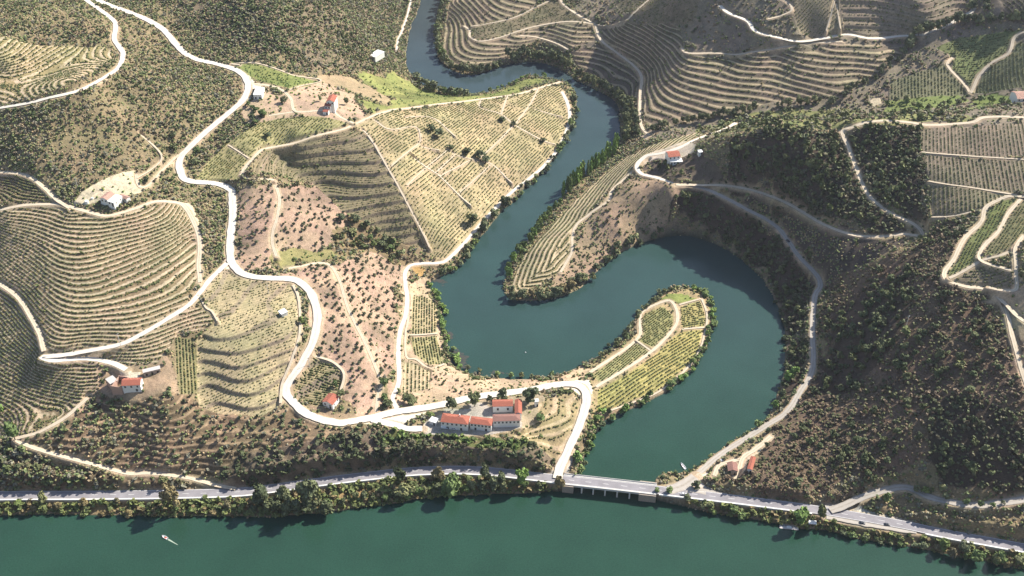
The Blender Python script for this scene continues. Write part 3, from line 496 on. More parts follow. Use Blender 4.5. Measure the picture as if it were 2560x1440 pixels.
# ------------------------------------------------------------------ materials
def new_mat(name):
    m = bpy.data.materials.new(name); m.use_nodes = True; nt = m.node_tree
    return m, nt, nt.nodes['Principled BSDF'], nt.nodes, nt.links
def mixrgb(N, L, a, b, f, mode='MIX'):
    n = N.new('ShaderNodeMix'); n.data_type = 'RGBA'; n.blend_type = mode
    for s, v in ((0, f), (6, a), (7, b)):
        if hasattr(v, 'links'): L.new(v, n.inputs[s])
        else: n.inputs[s].default_value = v if s == 0 else (*v[:3], 1)
    return n.outputs[2]
def noise(N, L, scale, detail=4, rough=0.6, coord=None):
    n = N.new('ShaderNodeTexNoise'); n.inputs['Scale'].default_value = scale; n.inputs['Detail'].default_value = detail; n.inputs['Roughness'].default_value = rough
    if coord is not None: L.new(coord, n.inputs['Vector'])
    return n.outputs['Fac']
def ramp(N, L, src, stops):
    n = N.new('ShaderNodeValToRGB'); e = n.color_ramp.elements
    e[0].position, e[1].position = stops[0][0], stops[-1][0]
    for _ in stops[1:-1]: e.new(0.5)
    for el, (p, c) in zip(e, stops): el.position = p; el.color = (*c, 1) if len(c) == 3 else c
    L.new(src, n.inputs[0]); return n.outputs[0]
def g3(v): return (v, v, v)
def simple(name, col, rough=0.8, var=0.25, scale=1.5, spec=0.3, metal=0.0, bump=0.0):
    m, nt, b, N, L = new_mat(name)
    co = N.new('ShaderNodeTexCoord').outputs['Object']
    f = noise(N, L, scale, 5, 0.65, co)
    c = mixrgb(N, L, tuple(v * (1 - var) for v in col), tuple(min(v * (1 + var), 0.9) for v in col), f)
    L.new(c, b.inputs['Base Color']); b.inputs['Roughness'].default_value = rough
    b.inputs['Specular IOR Level'].default_value = spec; b.inputs['Metallic'].default_value = metal
    if bump:
        bn = N.new('ShaderNodeBump'); bn.inputs['Distance'].default_value = bump; L.new(noise(N, L, scale * 4, 4, 0.6, co), bn.inputs['Height']); L.new(bn.outputs[0], b.inputs['Normal'])
    return m

def terrain_material():
    m, nt, b, N, L = new_mat("ground")
    def attr(n, o):
        a = N.new('ShaderNodeAttribute'); a.attribute_name = n; return a.outputs[o]
    geo = N.new('ShaderNodeNewGeometry').outputs['Position']
    n1 = noise(N, L, 0.9, 5, 0.7, geo); n2 = noise(N, L, 0.16, 5, 0.65, geo); n3 = noise(N, L, 0.035, 3, 0.5, geo)
    ad = N.new('ShaderNodeMath'); ad.operation = 'MULTIPLY_ADD'; L.new(n2, ad.inputs[0]); ad.inputs[1].default_value = 0.22; L.new(attr('phase', 'Fac'), ad.inputs[2])
    fr = N.new('ShaderNodeMath'); fr.operation = 'FRACT'; L.new(ad.outputs[0], fr.inputs[0])
    st = ramp(N, L, fr.outputs[0], [(0.0, g3(1)), (0.05, g3(0)), (0.28, g3(0)), (0.42, g3(1)), (1.0, g3(1))])
    mu = N.new('ShaderNodeMath'); mu.operation = 'MULTIPLY'; L.new(st, mu.inputs[0]); L.new(attr('tm', 'Fac'), mu.inputs[1])
    c = mixrgb(N, L, attr('col', 'Color'), attr('rcol', 'Color'), mu.outputs[0])
    c = mixrgb(N, L, c, ramp(N, L, n1, [(0.25, g3(0.55)), (0.5, g3(1.0)), (0.75, g3(1.4))]), 1.0, 'MULTIPLY')
    c = mixrgb(N, L, c, ramp(N, L, n2, [(0.3, (0.72, 0.74, 0.72)), (0.5, g3(1.0)), (0.7, (1.22, 1.18, 1.12))]), 1.0, 'MULTIPLY')
    c = mixrgb(N, L, c, ramp(N, L, n3, [(0.3, (0.88, 0.95, 0.86)), (0.7, (1.1, 1.04, 1.04))]), 1.0, 'MULTIPLY')
    L.new(c, b.inputs['Base Color']); b.inputs['Roughness'].default_value = 0.95; b.inputs['Specular IOR Level'].default_value = 0.1
    bn = N.new('ShaderNodeBump'); bn.inputs['Distance'].default_value = 0.5; bn.inputs['Strength'].default_value = 0.7; L.new(n1, bn.inputs['Height']); L.new(bn.outputs[0], b.inputs['Normal'])
    return m

def leaf_material(name, trans=0.15):
    m, nt, b, N, L = new_mat(name)
    a = N.new('ShaderNodeAttribute'); a.attribute_name = 'col'
    oi = N.new('ShaderNodeObjectInfo').outputs['Random']
    c = mixrgb(N, L, a.outputs['Color'], ramp(N, L, oi, [(0.0, (0.75, 0.8, 0.8)), (0.5, g3(1.0)), (1.0, (1.3, 1.22, 1.05))]), 1.0, 'MULTIPLY')
    geo = N.new('ShaderNodeNewGeometry').outputs['Position']
    c = mixrgb(N, L, c, ramp(N, L, noise(N, L, 1.1, 3, 0.6, geo), [(0.3, g3(0.65)), (0.7, g3(1.35))]), 1.0, 'MULTIPLY')
    c = mixrgb(N, L, c, (1.45, 1.42, 1.5), 1.0, 'MULTIPLY')
    L.new(c, b.inputs['Base Color']); b.inputs['Roughness'].default_value = 0.7; b.inputs['Specular IOR Level'].default_value = 0.2
    return m

M = {}
M['ground'] = terrain_material()
M['leaf'] = leaf_material("foliage")
M['bark'] = simple("bark", (0.13, 0.10, 0.075), 0.9, 0.3, 2.0, 0.1)
def road_mat(name, colr, grass, var):
    m, nt, b, N, L = new_mat(name)
    pos = N.new('ShaderNodeNewGeometry').outputs['Position']; a = N.new('ShaderNodeAttribute'); a.attribute_name = 't'
    c = mixrgb(N, L, tuple(v * (1 - var) for v in colr), tuple(min(v * (1 + var), 0.85) for v in colr), noise(N, L, 0.35, 6, 0.7, pos))
    ab = N.new('ShaderNodeMath'); ab.operation = 'ABSOLUTE'; L.new(a.outputs['Fac'], ab.inputs[0])
    k = ramp(N, L, ab.outputs[0], [(0.0, g3(0.85)), (0.3, g3(0.0)), (0.66, g3(0.0)), (1.0, g3(0.9))])
    ml = N.new('ShaderNodeMath'); ml.operation = 'MULTIPLY'; L.new(k, ml.inputs[0]); L.new(ramp(N, L, noise(N, L, 0.5, 4, 0.7, pos), [(0.35, g3(0.2)), (0.65, g3(1.0))]), ml.inputs[1])
    c = mixrgb(N, L, c, grass, ml.outputs[0])
    L.new(c, b.inputs['Base Color']); b.inputs['Roughness'].default_value = 0.92; b.inputs['Specular IOR Level'].default_value = 0.1; return m
M['asphalt'] = simple("asphalt", (0.25, 0.235, 0.245), 0.85, 0.4, 0.12, 0.2)
M['white'] = road_mat("pale_gravel", (0.64, 0.59, 0.51), (0.50, 0.44, 0.35), 0.18)
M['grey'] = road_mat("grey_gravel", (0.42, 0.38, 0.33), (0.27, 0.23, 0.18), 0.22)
M['dirt'] = road_mat("dirt", (0.58, 0.49, 0.37), (0.33, 0.26, 0.16), 0.25)
M['paint'] = simple("road_paint", (0.75, 0.74, 0.70), 0.7, 0.08, 1.0)
M['concrete'] = simple("concrete", (0.62, 0.59, 0.54), 0.85, 0.15, 0.6)
M['plaster'] = simple("whitewash", (0.78, 0.76, 0.71), 0.8, 0.08, 0.7)
M['stone'] = simple("stone_wall", (0.36, 0.30, 0.24), 0.9, 0.35, 1.2, 0.2, 0, 0.05)
M['stonepink'] = simple("pink_stone_wall", (0.46, 0.30, 0.23), 0.9, 0.25, 1.0)
M['dark'] = simple("dark_opening", (0.03, 0.03, 0.035), 0.4, 0.2, 2.0)
M['glass'] = simple("window_glass", (0.04, 0.045, 0.055), 0.15, 0.2, 2.0, 0.5)
M['whiteroof'] = simple("white_sheet_roof", (0.82, 0.81, 0.78), 0.6, 0.06, 0.8)
M['greyroof'] = simple("grey_slab_roof", (0.50, 0.46, 0.43), 0.85, 0.2, 0.8)
M['wood'] = simple("timber", (0.26, 0.16, 0.09), 0.8, 0.3, 2.0)
M['metal'] = simple("galvanised_steel", (0.55, 0.56, 0.57), 0.45, 0.1, 2.0, 0.5, 0.6)
M['carwhite'] = simple("white_car_paint", (0.80, 0.80, 0.80), 0.25, 0.03, 1.0, 0.6)
M['cardark'] = simple("dark_car_paint", (0.035, 0.04, 0.05), 0.25, 0.1, 1.0, 0.6)
M['rubber'] = simple("rubber", (0.03, 0.03, 0.03), 0.9, 0.2, 3.0)
M['skin'] = simple("skin", (0.5, 0.33, 0.25), 0.6, 0.05, 3.0)
M['blue'] = simple("blue_cloth", (0.35, 0.55, 0.65), 0.8, 0.1, 3.0)
M['redcloth'] = simple("red_cloth", (0.55, 0.10, 0.08), 0.8, 0.1, 3.0)
def tile_mat(name, col):
    m, nt, b, N, L = new_mat(name)
    co = N.new('ShaderNodeTexCoord').outputs['Object']
    wv = N.new('ShaderNodeTexWave'); wv.inputs['Scale'].default_value = 1.6; wv.bands_direction = 'X'; L.new(co, wv.inputs['Vector'])
    f = noise(N, L, 0.45, 8, 0.8, co)
    c = mixrgb(N, L, tuple(v * 0.5 for v in col), tuple(min(v * 1.25, 0.8) for v in col), f)
    c = mixrgb(N, L, c, ramp(N, L, wv.outputs['Fac'], [(0.0, g3(0.78)), (0.6, g3(1.08))]), 0.6, 'MULTIPLY')
    L.new(c, b.inputs['Base Color']); b.inputs['Roughness'].default_value = 0.85
    bn = N.new('ShaderNodeBump'); bn.inputs['Distance'].default_value = 0.08; L.new(wv.outputs['Fac'], bn.inputs['Height']); L.new(bn.outputs[0], b.inputs['Normal'])
    return m
M['tile'] = tile_mat("terracotta_tiles", (0.46, 0.145, 0.09))
M['oldtile'] = tile_mat("weathered_tiles", (0.33, 0.17, 0.135))
M['paletile'] = tile_mat("faded_tiles", (0.56, 0.33, 0.25))

def water_material():
    m, nt, b, N, L = new_mat("river_water")
    pos = N.new('ShaderNodeNewGeometry').outputs['Position']
    sp = N.new('ShaderNodeSeparateXYZ'); L.new(pos, sp.inputs[0])
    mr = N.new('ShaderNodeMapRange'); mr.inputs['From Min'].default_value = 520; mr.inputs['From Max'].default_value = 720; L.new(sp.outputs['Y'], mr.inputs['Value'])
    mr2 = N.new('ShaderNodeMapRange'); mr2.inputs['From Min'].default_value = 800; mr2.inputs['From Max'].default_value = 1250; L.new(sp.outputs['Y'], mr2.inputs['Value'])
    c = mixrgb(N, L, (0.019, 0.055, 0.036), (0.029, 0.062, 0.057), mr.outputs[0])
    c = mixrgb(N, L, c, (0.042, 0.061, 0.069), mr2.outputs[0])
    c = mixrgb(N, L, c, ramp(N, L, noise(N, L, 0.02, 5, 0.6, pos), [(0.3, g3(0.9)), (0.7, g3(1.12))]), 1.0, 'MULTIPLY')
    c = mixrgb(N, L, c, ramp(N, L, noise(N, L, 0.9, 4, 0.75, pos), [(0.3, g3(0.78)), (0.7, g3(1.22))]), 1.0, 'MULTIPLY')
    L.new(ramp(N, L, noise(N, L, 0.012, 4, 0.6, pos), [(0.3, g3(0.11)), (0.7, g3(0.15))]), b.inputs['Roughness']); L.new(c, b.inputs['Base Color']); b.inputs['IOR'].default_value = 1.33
    bn = N.new('ShaderNodeBump'); bn.inputs['Distance'].default_value = 0.12; bn.inputs['Strength'].default_value = 0.7; L.new(noise(N, L, 0.6, 4, 0.6, pos), bn.inputs['Height']); L.new(bn.outputs[0], b.inputs['Normal'])
    return m
M['water'] = water_material()

# ------------------------------------------------------------------ mesh helpers
def mk_mesh(name, V, F, mats, col=None, smooth=False, extra=None, fm=None):
    V = np.asarray(V, np.float32); F = np.asarray(F, np.int32); k = F.shape[1]
    me = bpy.data.meshes.new(name); me.vertices.add(len(V)); me.vertices.foreach_set('co', V.ravel())
    me.loops.add(F.size); me.loops.foreach_set('vertex_index', F.ravel())
    me.polygons.add(len(F)); me.polygons.foreach_set('loop_start', np.arange(0, F.size, k, dtype=np.int32))
    if smooth: me.polygons.foreach_set('use_smooth', np.ones(len(F), bool))
    for m in (mats if isinstance(mats, (list, tuple)) else [mats]): me.materials.append(m)
    if fm is not None: me.polygons.foreach_set('material_index', np.asarray(fm, np.int32))
    def add(nm, a):
        a = np.asarray(a, np.float32)
        if a.ndim == 2:
            t = me.attributes.new(nm, 'FLOAT_COLOR', 'POINT'); t.data.foreach_set('color', np.column_stack([a, np.ones(len(a), np.float32)]).ravel())
        else:
            t = me.attributes.new(nm, 'FLOAT', 'POINT'); t.data.foreach_set('value', a)
    if col is not None: add('col', col)
    for nm, a in (extra or {}).items(): add(nm, a)
    me.update(calc_edges=True); return me
def link(name, me, parent=None, loc=None, rotz=0.0):
    o = bpy.data.objects.new(name, me); COL.objects.link(o)
    if parent is not None: o.parent = parent
    if loc is not None: o.location = loc
    if rotz: o.rotation_euler = (0, 0, rotz)
    return o
def tag(o, label=None, cat=None, group=None, kind=None):
    if label: o['label'] = label
    if cat: o['category'] = cat
    if group: o['group'] = group
    if kind: o['kind'] = kind
    return o
def empty(name, loc, rotz=0.0):
    o = bpy.data.objects.new(name, None); COL.objects.link(o); o.location = loc; o.rotation_euler = (0, 0, rotz); o.empty_display_size = 0.5; return o
class MB:
    """collects shapes into one mesh"""
    def __init__(s): s.v = []; s.f = []
    def add(s, vs, fs):
        n = len(s.v); s.v += [tuple(v) for v in vs]; s.f += [tuple(i + n for i in f) for f in fs]; return s
    def box(s, x0, x1, y0, y1, z0, z1, top=1.0):
        cx, cy = (x0 + x1) / 2, (y0 + y1) / 2
        b = [(x0, y0), (x1, y0), (x1, y1), (x0, y1)]
        return s.add([(x, y, z0) for x, y in b] + [(cx + (x - cx) * top, cy + (y - cy) * top, z1) for x, y in b],
                     [(3, 2, 1, 0), (4, 5, 6, 7), (0, 1, 5, 4), (1, 2, 6, 5), (2, 3, 7, 6), (3, 0, 4, 7)])
    def tube(s, a, b, r0, r1, n=8):
        a = Vector(a); b = Vector(b); d = (b - a).normalized(); u = d.orthogonal().normalized(); w = d.cross(u)
        vs = []
        for c, r in ((a, r0), (b, r1)):
            for i in range(n): t = 2 * math.pi * i / n; vs.append(c + u * math.cos(t) * r + w * math.sin(t) * r)
        return s.add(vs, [(i, (i + 1) % n, n + (i + 1) % n, n + i) for i in range(n)] + [tuple(range(n - 1, -1, -1)), tuple(range(n, 2 * n))])
    def lathe(s, prof, n=12, c=(0, 0, 0)):
        vs = []
        for r, z in prof:
            for i in range(n): t = 2 * math.pi * i / n; vs.append((c[0] + r * math.cos(t), c[1] + r * math.sin(t), c[2] + z))
        fs = [(k * n + i, k * n + (i + 1) % n, (k + 1) * n + (i + 1) % n, (k + 1) * n + i) for k in range(len(prof) - 1) for i in range(n)]
        fs += [tuple(range(n - 1, -1, -1)), tuple(range((len(prof) - 1) * n, len(prof) * n))]
        return s.add(vs, fs)
    def build(s, name, mat, parent=None, loc=None, rotz=0.0, bevel=0.0):
        me = bpy.data.meshes.new(name); me.from_pydata(s.v, [], s.f); me.materials.append(mat); me.update()
        o = link(name, me, parent, loc, rotz)
        if bevel:
            b = o.modifiers.new('bevel', 'BEVEL'); b.width = bevel; b.segments = 2
        return o

# ------------------------------------------------------------------ terrain, water
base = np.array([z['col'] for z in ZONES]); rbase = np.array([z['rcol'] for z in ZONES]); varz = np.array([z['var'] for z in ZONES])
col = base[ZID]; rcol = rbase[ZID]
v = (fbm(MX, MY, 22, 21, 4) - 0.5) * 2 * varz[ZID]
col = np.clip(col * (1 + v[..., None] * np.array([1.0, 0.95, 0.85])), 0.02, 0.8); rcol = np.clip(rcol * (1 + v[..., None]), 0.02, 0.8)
wl = (WALL * (0.75 + 0.25 * fbm(MX, MY, 5, 23, 2)))[..., None]; col = col * (1 - wl) + np.array([0.23, 0.185, 0.14]) * wl; rcol = rcol * (1 - wl) + np.array([0.23, 0.185, 0.14]) * wl
# dry verges beside the roads; earth and stones at the water's edge
ver = np.clip(1.4 - RD / 1.6, 0, 1) * (0.55 + 0.6 * fbm(MX, MY, 7, 22, 2)); ver = np.clip(ver, 0, 1)[..., None]
col = col * (1 - ver) + np.array([0.44, 0.34, 0.24]) * ver; rcol = rcol * (1 - ver) + np.array([0.44, 0.34, 0.24]) * ver
shr = (np.clip(1.5 - dsh / 2.2, 0, 1) * ~inw)[..., None] * 0.6
col = col * (1 - shr) + np.array([0.26, 0.20, 0.14]) * shr
col[inw] = (0.05, 0.07, 0.05); rcol[inw] = (0.05, 0.07, 0.05)
cov = np.array([z['name'] for z in ZONES])[ZID]
idx = np.arange(NX * NY, dtype=np.int32).reshape(NY, NX)
F = np.stack([idx[:-1, :-1], idx[:-1, 1:], idx[1:, 1:], idx[1:, :-1]], -1).reshape(-1, 4)
terr = link("terrain", mk_mesh("terrain", np.stack([MX, MY, H1], -1).reshape(-1, 3), F, M['ground'], col.reshape(-1, 3), True,
            {'rcol': rcol.reshape(-1, 3), 'phase': PH.ravel(), 'tm': TM.ravel()}))
tag(terr, "terraced brown river valley hills with vineyards and dry scrub", "terrain", kind="structure")
wm = MB().add([(-6000, -3000, 0), (6000, -3000, 0), (6000, 3000, 0), (-6000, 3000, 0)], [(0, 1, 2, 3)])
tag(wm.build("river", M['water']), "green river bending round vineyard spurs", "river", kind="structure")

# ------------------------------------------------------------------ road surfaces
def strip(xy, z, offs, dz):
    t = np.gradient(xy, axis=0); t /= np.linalg.norm(t, axis=1, keepdims=True) + 1e-9; nr = np.stack([-t[:, 1], t[:, 0]], 1)
    V = np.concatenate([np.column_stack([xy + nr * (o if np.ndim(o) == 0 else np.asarray(o)[:, None]), z + dz]) for o in offs]); n = len(xy); k = len(offs)
    F = [(j * n + i + 1, j * n + i, (j + 1) * n + i, (j + 1) * n + i + 1) for j in range(k - 1) for i in range(n - 1)]
    return V, F
def inview(xy, m=60): 
    px, py = proj(xy[:, 0], xy[:, 1], 20.0); return (px > -400) & (px < 2960) & (py > -400) & (py < 1840)
WORD = {'foot': ("narrow pale footpath between vineyard plots", "footpath"), 'dirt': ("bare earth farm track between vineyards", "track"), 'white': ("pale gravel lane winding along the hillside", "lane"), 'grey': ("grey gravel lane along the shaded slope", "lane"), 'asphalt': ("grey two-lane riverside road with white edge lines", "road")}
for k, (nm, w, kd, xy, z) in enumerate(road_geo):
    e = 0.22 if kd == 'dirt' else (0.2 if kd in ('white', 'grey') else 0)
    j1 = (fbm(xy[:, 0], xy[:, 1], 5, 41, 2) - 0.5) * e * w; j2 = (fbm(xy[:, 0] + 70, xy[:, 1], 5, 42, 2) - 0.5) * e * w
    V, F = strip(xy, z, [np.full(len(xy), w / 2) + j1, np.full(len(xy), w / 4), np.zeros(len(xy)), np.full(len(xy), -w / 4), np.full(len(xy), -w / 2) + j2], 0.10 + 0.008 * k)
    o = link(nm, mk_mesh(nm, V, F, M[kd], None, True, {'t': np.repeat([1, 0.5, 0, -0.5, -1], len(xy))})); lb, ct = WORD['foot' if nm == 'footpath' else kd]
    if nm == 'lay_by': lb, ct = 'pale gravel lay-by beside the riverside road', 'lay-by'
    tag(o, lb, ct, kind="structure")
    if nm == "highway":
        HW = (xy, z + 0.10 + 0.008 * k, o)
    if nm == "road" and w > 6: MAINROAD = (xy, z)
xy, z, hwo = HW
Lc = np.concatenate([[0], np.cumsum(np.hypot(*np.diff(xy, axis=0).T))])
VV, FF, c0 = [], [], 0
def addstrip(V, F):
    global c0
    VV.append(V); FF.append(np.asarray(F) + c0); c0 += len(V)
for off in (3.35, -3.35): addstrip(*strip(xy, z, [off + 0.11, off - 0.11], 0.012))
for i in range(0, len(xy) - 3, 6): addstrip(*strip(xy[i:i + 3], z[i:i + 3], [0.1, -0.1], 0.012))
link("road_marking", mk_mesh("road_marking", np.vstack(VV), np.vstack(FF), M['paint']), hwo)

# ------------------------------------------------------------------ plants: stuff
def icosa():
    t = (1 + 5 ** 0.5) / 2
    v = np.array([(-1, t, 0), (1, t, 0), (-1, -t, 0), (1, -t, 0), (0, -1, t), (0, 1, t), (0, -1, -t), (0, 1, -t), (t, 0, -1), (t, 0, 1), (-t, 0, -1), (-t, 0, 1)], float)
    v /= np.linalg.norm(v[0])
    f = np.array([(0, 11, 5), (0, 5, 1), (0, 1, 7), (0, 7, 10), (0, 10, 11), (1, 5, 9), (5, 11, 4), (11, 10, 2), (10, 7, 6), (7, 1, 8), (3, 9, 4), (3, 4, 2), (3, 2, 6), (3, 6, 8), (3, 8, 9), (4, 9, 5), (2, 4, 11), (6, 2, 10), (8, 6, 7), (9, 8, 1)])
    return v, f
IV, IF = icosa()
BLOBS = [(IV * (0.72 + 0.56 * rng.rand(12, 1)) * np.array([1, 1, 0.9]), IF) for _ in range(6)]
def leaf_shell(n, size, lobes, up=0.35):
    """small leaf-clump quads spread over lobes [(centre, radii)]; unit crown"""
    V = []; K = []
    vol = np.array([np.prod(l[1]) ** 0.67 for l in lobes]); pk = vol / vol.sum()
    for k in rng.choice(len(lobes), n, p=pk):
        c, r = lobes[k]
        d = rng.randn(3); d /= np.linalg.norm(d)
        if d[2] < -0.5: d[2] *= -0.6
        p = np.array(c) + d * np.array(r) * (0.62 + 0.42 * rng.rand())
        nn = d * 0.9 + rng.randn(3) * 0.55 + np.array([0, 0, up]); nn /= np.linalg.norm(nn)
        u = np.cross(nn, rng.randn(3)); u /= np.linalg.norm(u); w = np.cross(nn, u)
        s = size * (0.6 + 0.8 * rng.rand()); a = s * (0.7 + 0.6 * rng.rand())
        V += [p - u * s - w * a * 0.6, p + u * s * 0.8 - w * a, p + u * s + w * a * 0.7, p - u * s * 0.7 + w * a]
        K += [0.72 + 0.25 * (k * 37 % 10) / 10 + 0.25 * rng.rand()] * 4
    V = np.array(V); F = np.arange(len(V)).reshape(-1, 4)
    return V, F, np.array(K)
def rand_lobes(n, rx, rz, zc, lr):
    out = [((0, 0, zc), (rx * 0.62, rx * 0.62, rz * 0.75))]
    for _ in range(n):
        a = rng.rand() * 6.28; q = rng.rand() ** 0.5 * 0.75; h = (rng.rand() * 2 - 1) * 0.72
        k = math.sqrt(max(0.1, 1 - h * h)); l = lr * (0.75 + 0.5 * rng.rand())
        out.append(((math.cos(a) * q * rx * k, math.sin(a) * q * rx * k, zc + h * rz), (l * rx, l * rx, l * rz)))
    return out
LEAFB = [leaf_shell(22, 0.34, rand_lobes(3, 0.9, 0.7, 0.45, 0.55)) for _ in range(5)]
LEAFY = [leaf_shell(46, 0.26, rand_lobes(4, 0.9, 0.75, 0.55, 0.5)) for _ in range(4)]
def scatter(name, pos, rad, colr, leafy=False, label=None, cat=None):
    n = len(pos)
    if n == 0: return None
    tm = LEAFB if leafy == 'bush' else (LEAFY if leafy else BLOBS); which = rng.randint(0, len(tm), n); ang = rng.rand(n) * 6.28
    VV, FF, CC, c = [], [], [], 0
    for k, t in enumerate(tm):
        q = which == k; m = q.sum()
        if m == 0: continue
        tv = t[0]; ca, sa = np.cos(ang[q])[:, None], np.sin(ang[q])[:, None]; r = rad[q]
        x = tv[None, :, 0] * r[:, None, 0]; y = tv[None, :, 1] * r[:, None, 1]; z = tv[None, :, 2] * r[:, None, 2]
        V = np.stack([x * ca - y * sa, x * sa + y * ca, z], -1) + pos[q][:, None, :]
        F = (t[1][None] + (np.arange(m) * len(tv))[:, None, None] + c).reshape(-1, t[1].shape[1])
        kk = t[2][None, :] if leafy else (0.8 + 0.4 * rng.rand(m, len(tv)))
        CC.append((colr[q][:, None, :] * kk[..., None]).reshape(-1, 3)); VV.append(V.reshape(-1, 3)); FF.append(F); c += m * len(tv)
    o = link(name, mk_mesh(name, np.vstack(VV), np.vstack(FF), M['leaf'], np.vstack(CC)))
    tag(o, label, cat, kind="stuff"); return o
PAL = np.array([(0.14, 0.165, 0.062), (0.175, 0.17, 0.08), (0.22, 0.17, 0.10), (0.18, 0.17, 0.115), (0.11, 0.135, 0.055)])
PALR = np.array([(0.10, 0.105, 0.046), (0.14, 0.108, 0.066), (0.125, 0.095, 0.06), (0.08, 0.09, 0.042)])
PALG = np.array([(0.09, 0.135, 0.035), (0.075, 0.11, 0.035), (0.12, 0.15, 0.045)])
PALB = np.array([(0.09, 0.115, 0.045), (0.125, 0.105, 0.055), (0.105, 0.125, 0.045), (0.07, 0.09, 0.036)])
PALD = np.array([(0.06, 0.075, 0.035), (0.075, 0.085, 0.045), (0.05, 0.065, 0.03), (0.095, 0.09, 0.055)])
def pick(pal, n): return pal[rng.randint(0, len(pal), n)] * (0.8 + 0.4 * rng.rand(n, 1))
def nearest(Aarr, x, y):
    i = np.clip(np.searchsorted(GX, x), 0, NX - 1); j = np.clip(np.searchsorted(GY, y), 0, NY - 1); return Aarr[j, i]
def visible(x, y, mx=130):
    px, py = proj(x, y, ground(x, y)); return (px > -mx) & (px < 2560 + mx) & (py > -110) & (py < 1490)
# candidate points over the whole view, thinned by each zone's density
dens = np.array([z['bush'] for z in ZONES]); DM = 0.65
area = 1300 * 1020; n = int(area * DM)
cx = rng.rand(n) * 1300 - 650; cy = 430 + rng.rand(n) * 1020
zid = nearest(ZID, cx, cy); ok = (~nearest(inw, cx, cy)) & (nearest(RD, cx, cy) > 1.2) & visible(cx, cy)
mod = 0.6 + 1.1 * np.clip(fbm(cx, cy, 60, 51, 5) * 2.4 - 0.7, 0, 1) ** 1.2
gyF, gxF = np.gradient(H1, GY, GX); STEEP = np.hypot(gxF, gyF)
ok &= rng.rand(n) * DM < dens[zid] * mod * np.where(nearest(STEEP, cx, cy) > 1.2, 2.6, 1.0)
cx, cy, zid = cx[ok], cy[ok], zid[ok]
blo = np.array([z['bs'][0] for z in ZONES]); bhi = np.array([z['bs'][1] for z in ZONES])
r = blo[zid] + (bhi - blo)[zid] * rng.rand(len(cx)) ** 2.2 * (0.7 + 0.7 * fbm(cx, cy, 25, 53, 2))
names = np.array([z['name'] for z in ZONES])[zid]
DESC = {'dryscrub': ("brown dry scrub covering the big hillside at the lower right", PALR), 'scrub': ("dry brown and green scrub covering the open hillsides", PAL), 'wood': ("dark undergrowth between the trees of the shaded slopes", PALD), 'bank': ("ochre and green bushes on the bank below the riverside road", PALB),
        'cliff': ("dark scrub clinging to the cutting above the riverside road", PALD), 'cliffwood': ("bright green bushes along the cliff top under the manor house", PALG),
        'vineyard': ("scattered weeds and bushes among the vine terraces", PALB), 'grove': ("dry tufts and weeds on the red ground of the olive groves", PALB), 'meadow': ("low green bushes in the grassy meadows by the river", PALG),
        'rough': ("dry bushes on the pale rough ground by the lake", PALB), 'garden': ("small garden shrubs around the country houses", PALG), 'field': ("small bushes in the fallow fields", PALB), 'bare': ("small shrubs on the pale yard by the saddle house", PALG)}
for nm, (lb, pal) in DESC.items():
    q = names == nm
    if not q.any(): continue
    rr = r[q]; pos = np.column_stack([cx[q], cy[q], ground(cx[q], cy[q]) + rr * 0.35])
    big = rr > 1.15; onm = {'wood': 'undergrowth', 'bank': 'bank_bushes', 'cliff': 'cliff_scrub', 'cliffwood': 'cliff_bushes', 'scrub': 'scrub', 'dryscrub': 'scrub'}.get(nm, 'bushes')
    r3 = np.column_stack([rr, rr * (0.8 + 0.4 * rng.rand(len(rr))), rr * (0.7 + 0.5 * rng.rand(len(rr)))]); pc = pick(pal, len(rr))
    if (~big).any(): scatter(onm, pos[~big], r3[~big], pc[~big], False, "low " + lb, 'bushes')
    if big.any(): scatter(onm, pos[big], r3[big] * 1.1, pc[big], 'bush', "taller " + lb, 'bushes')
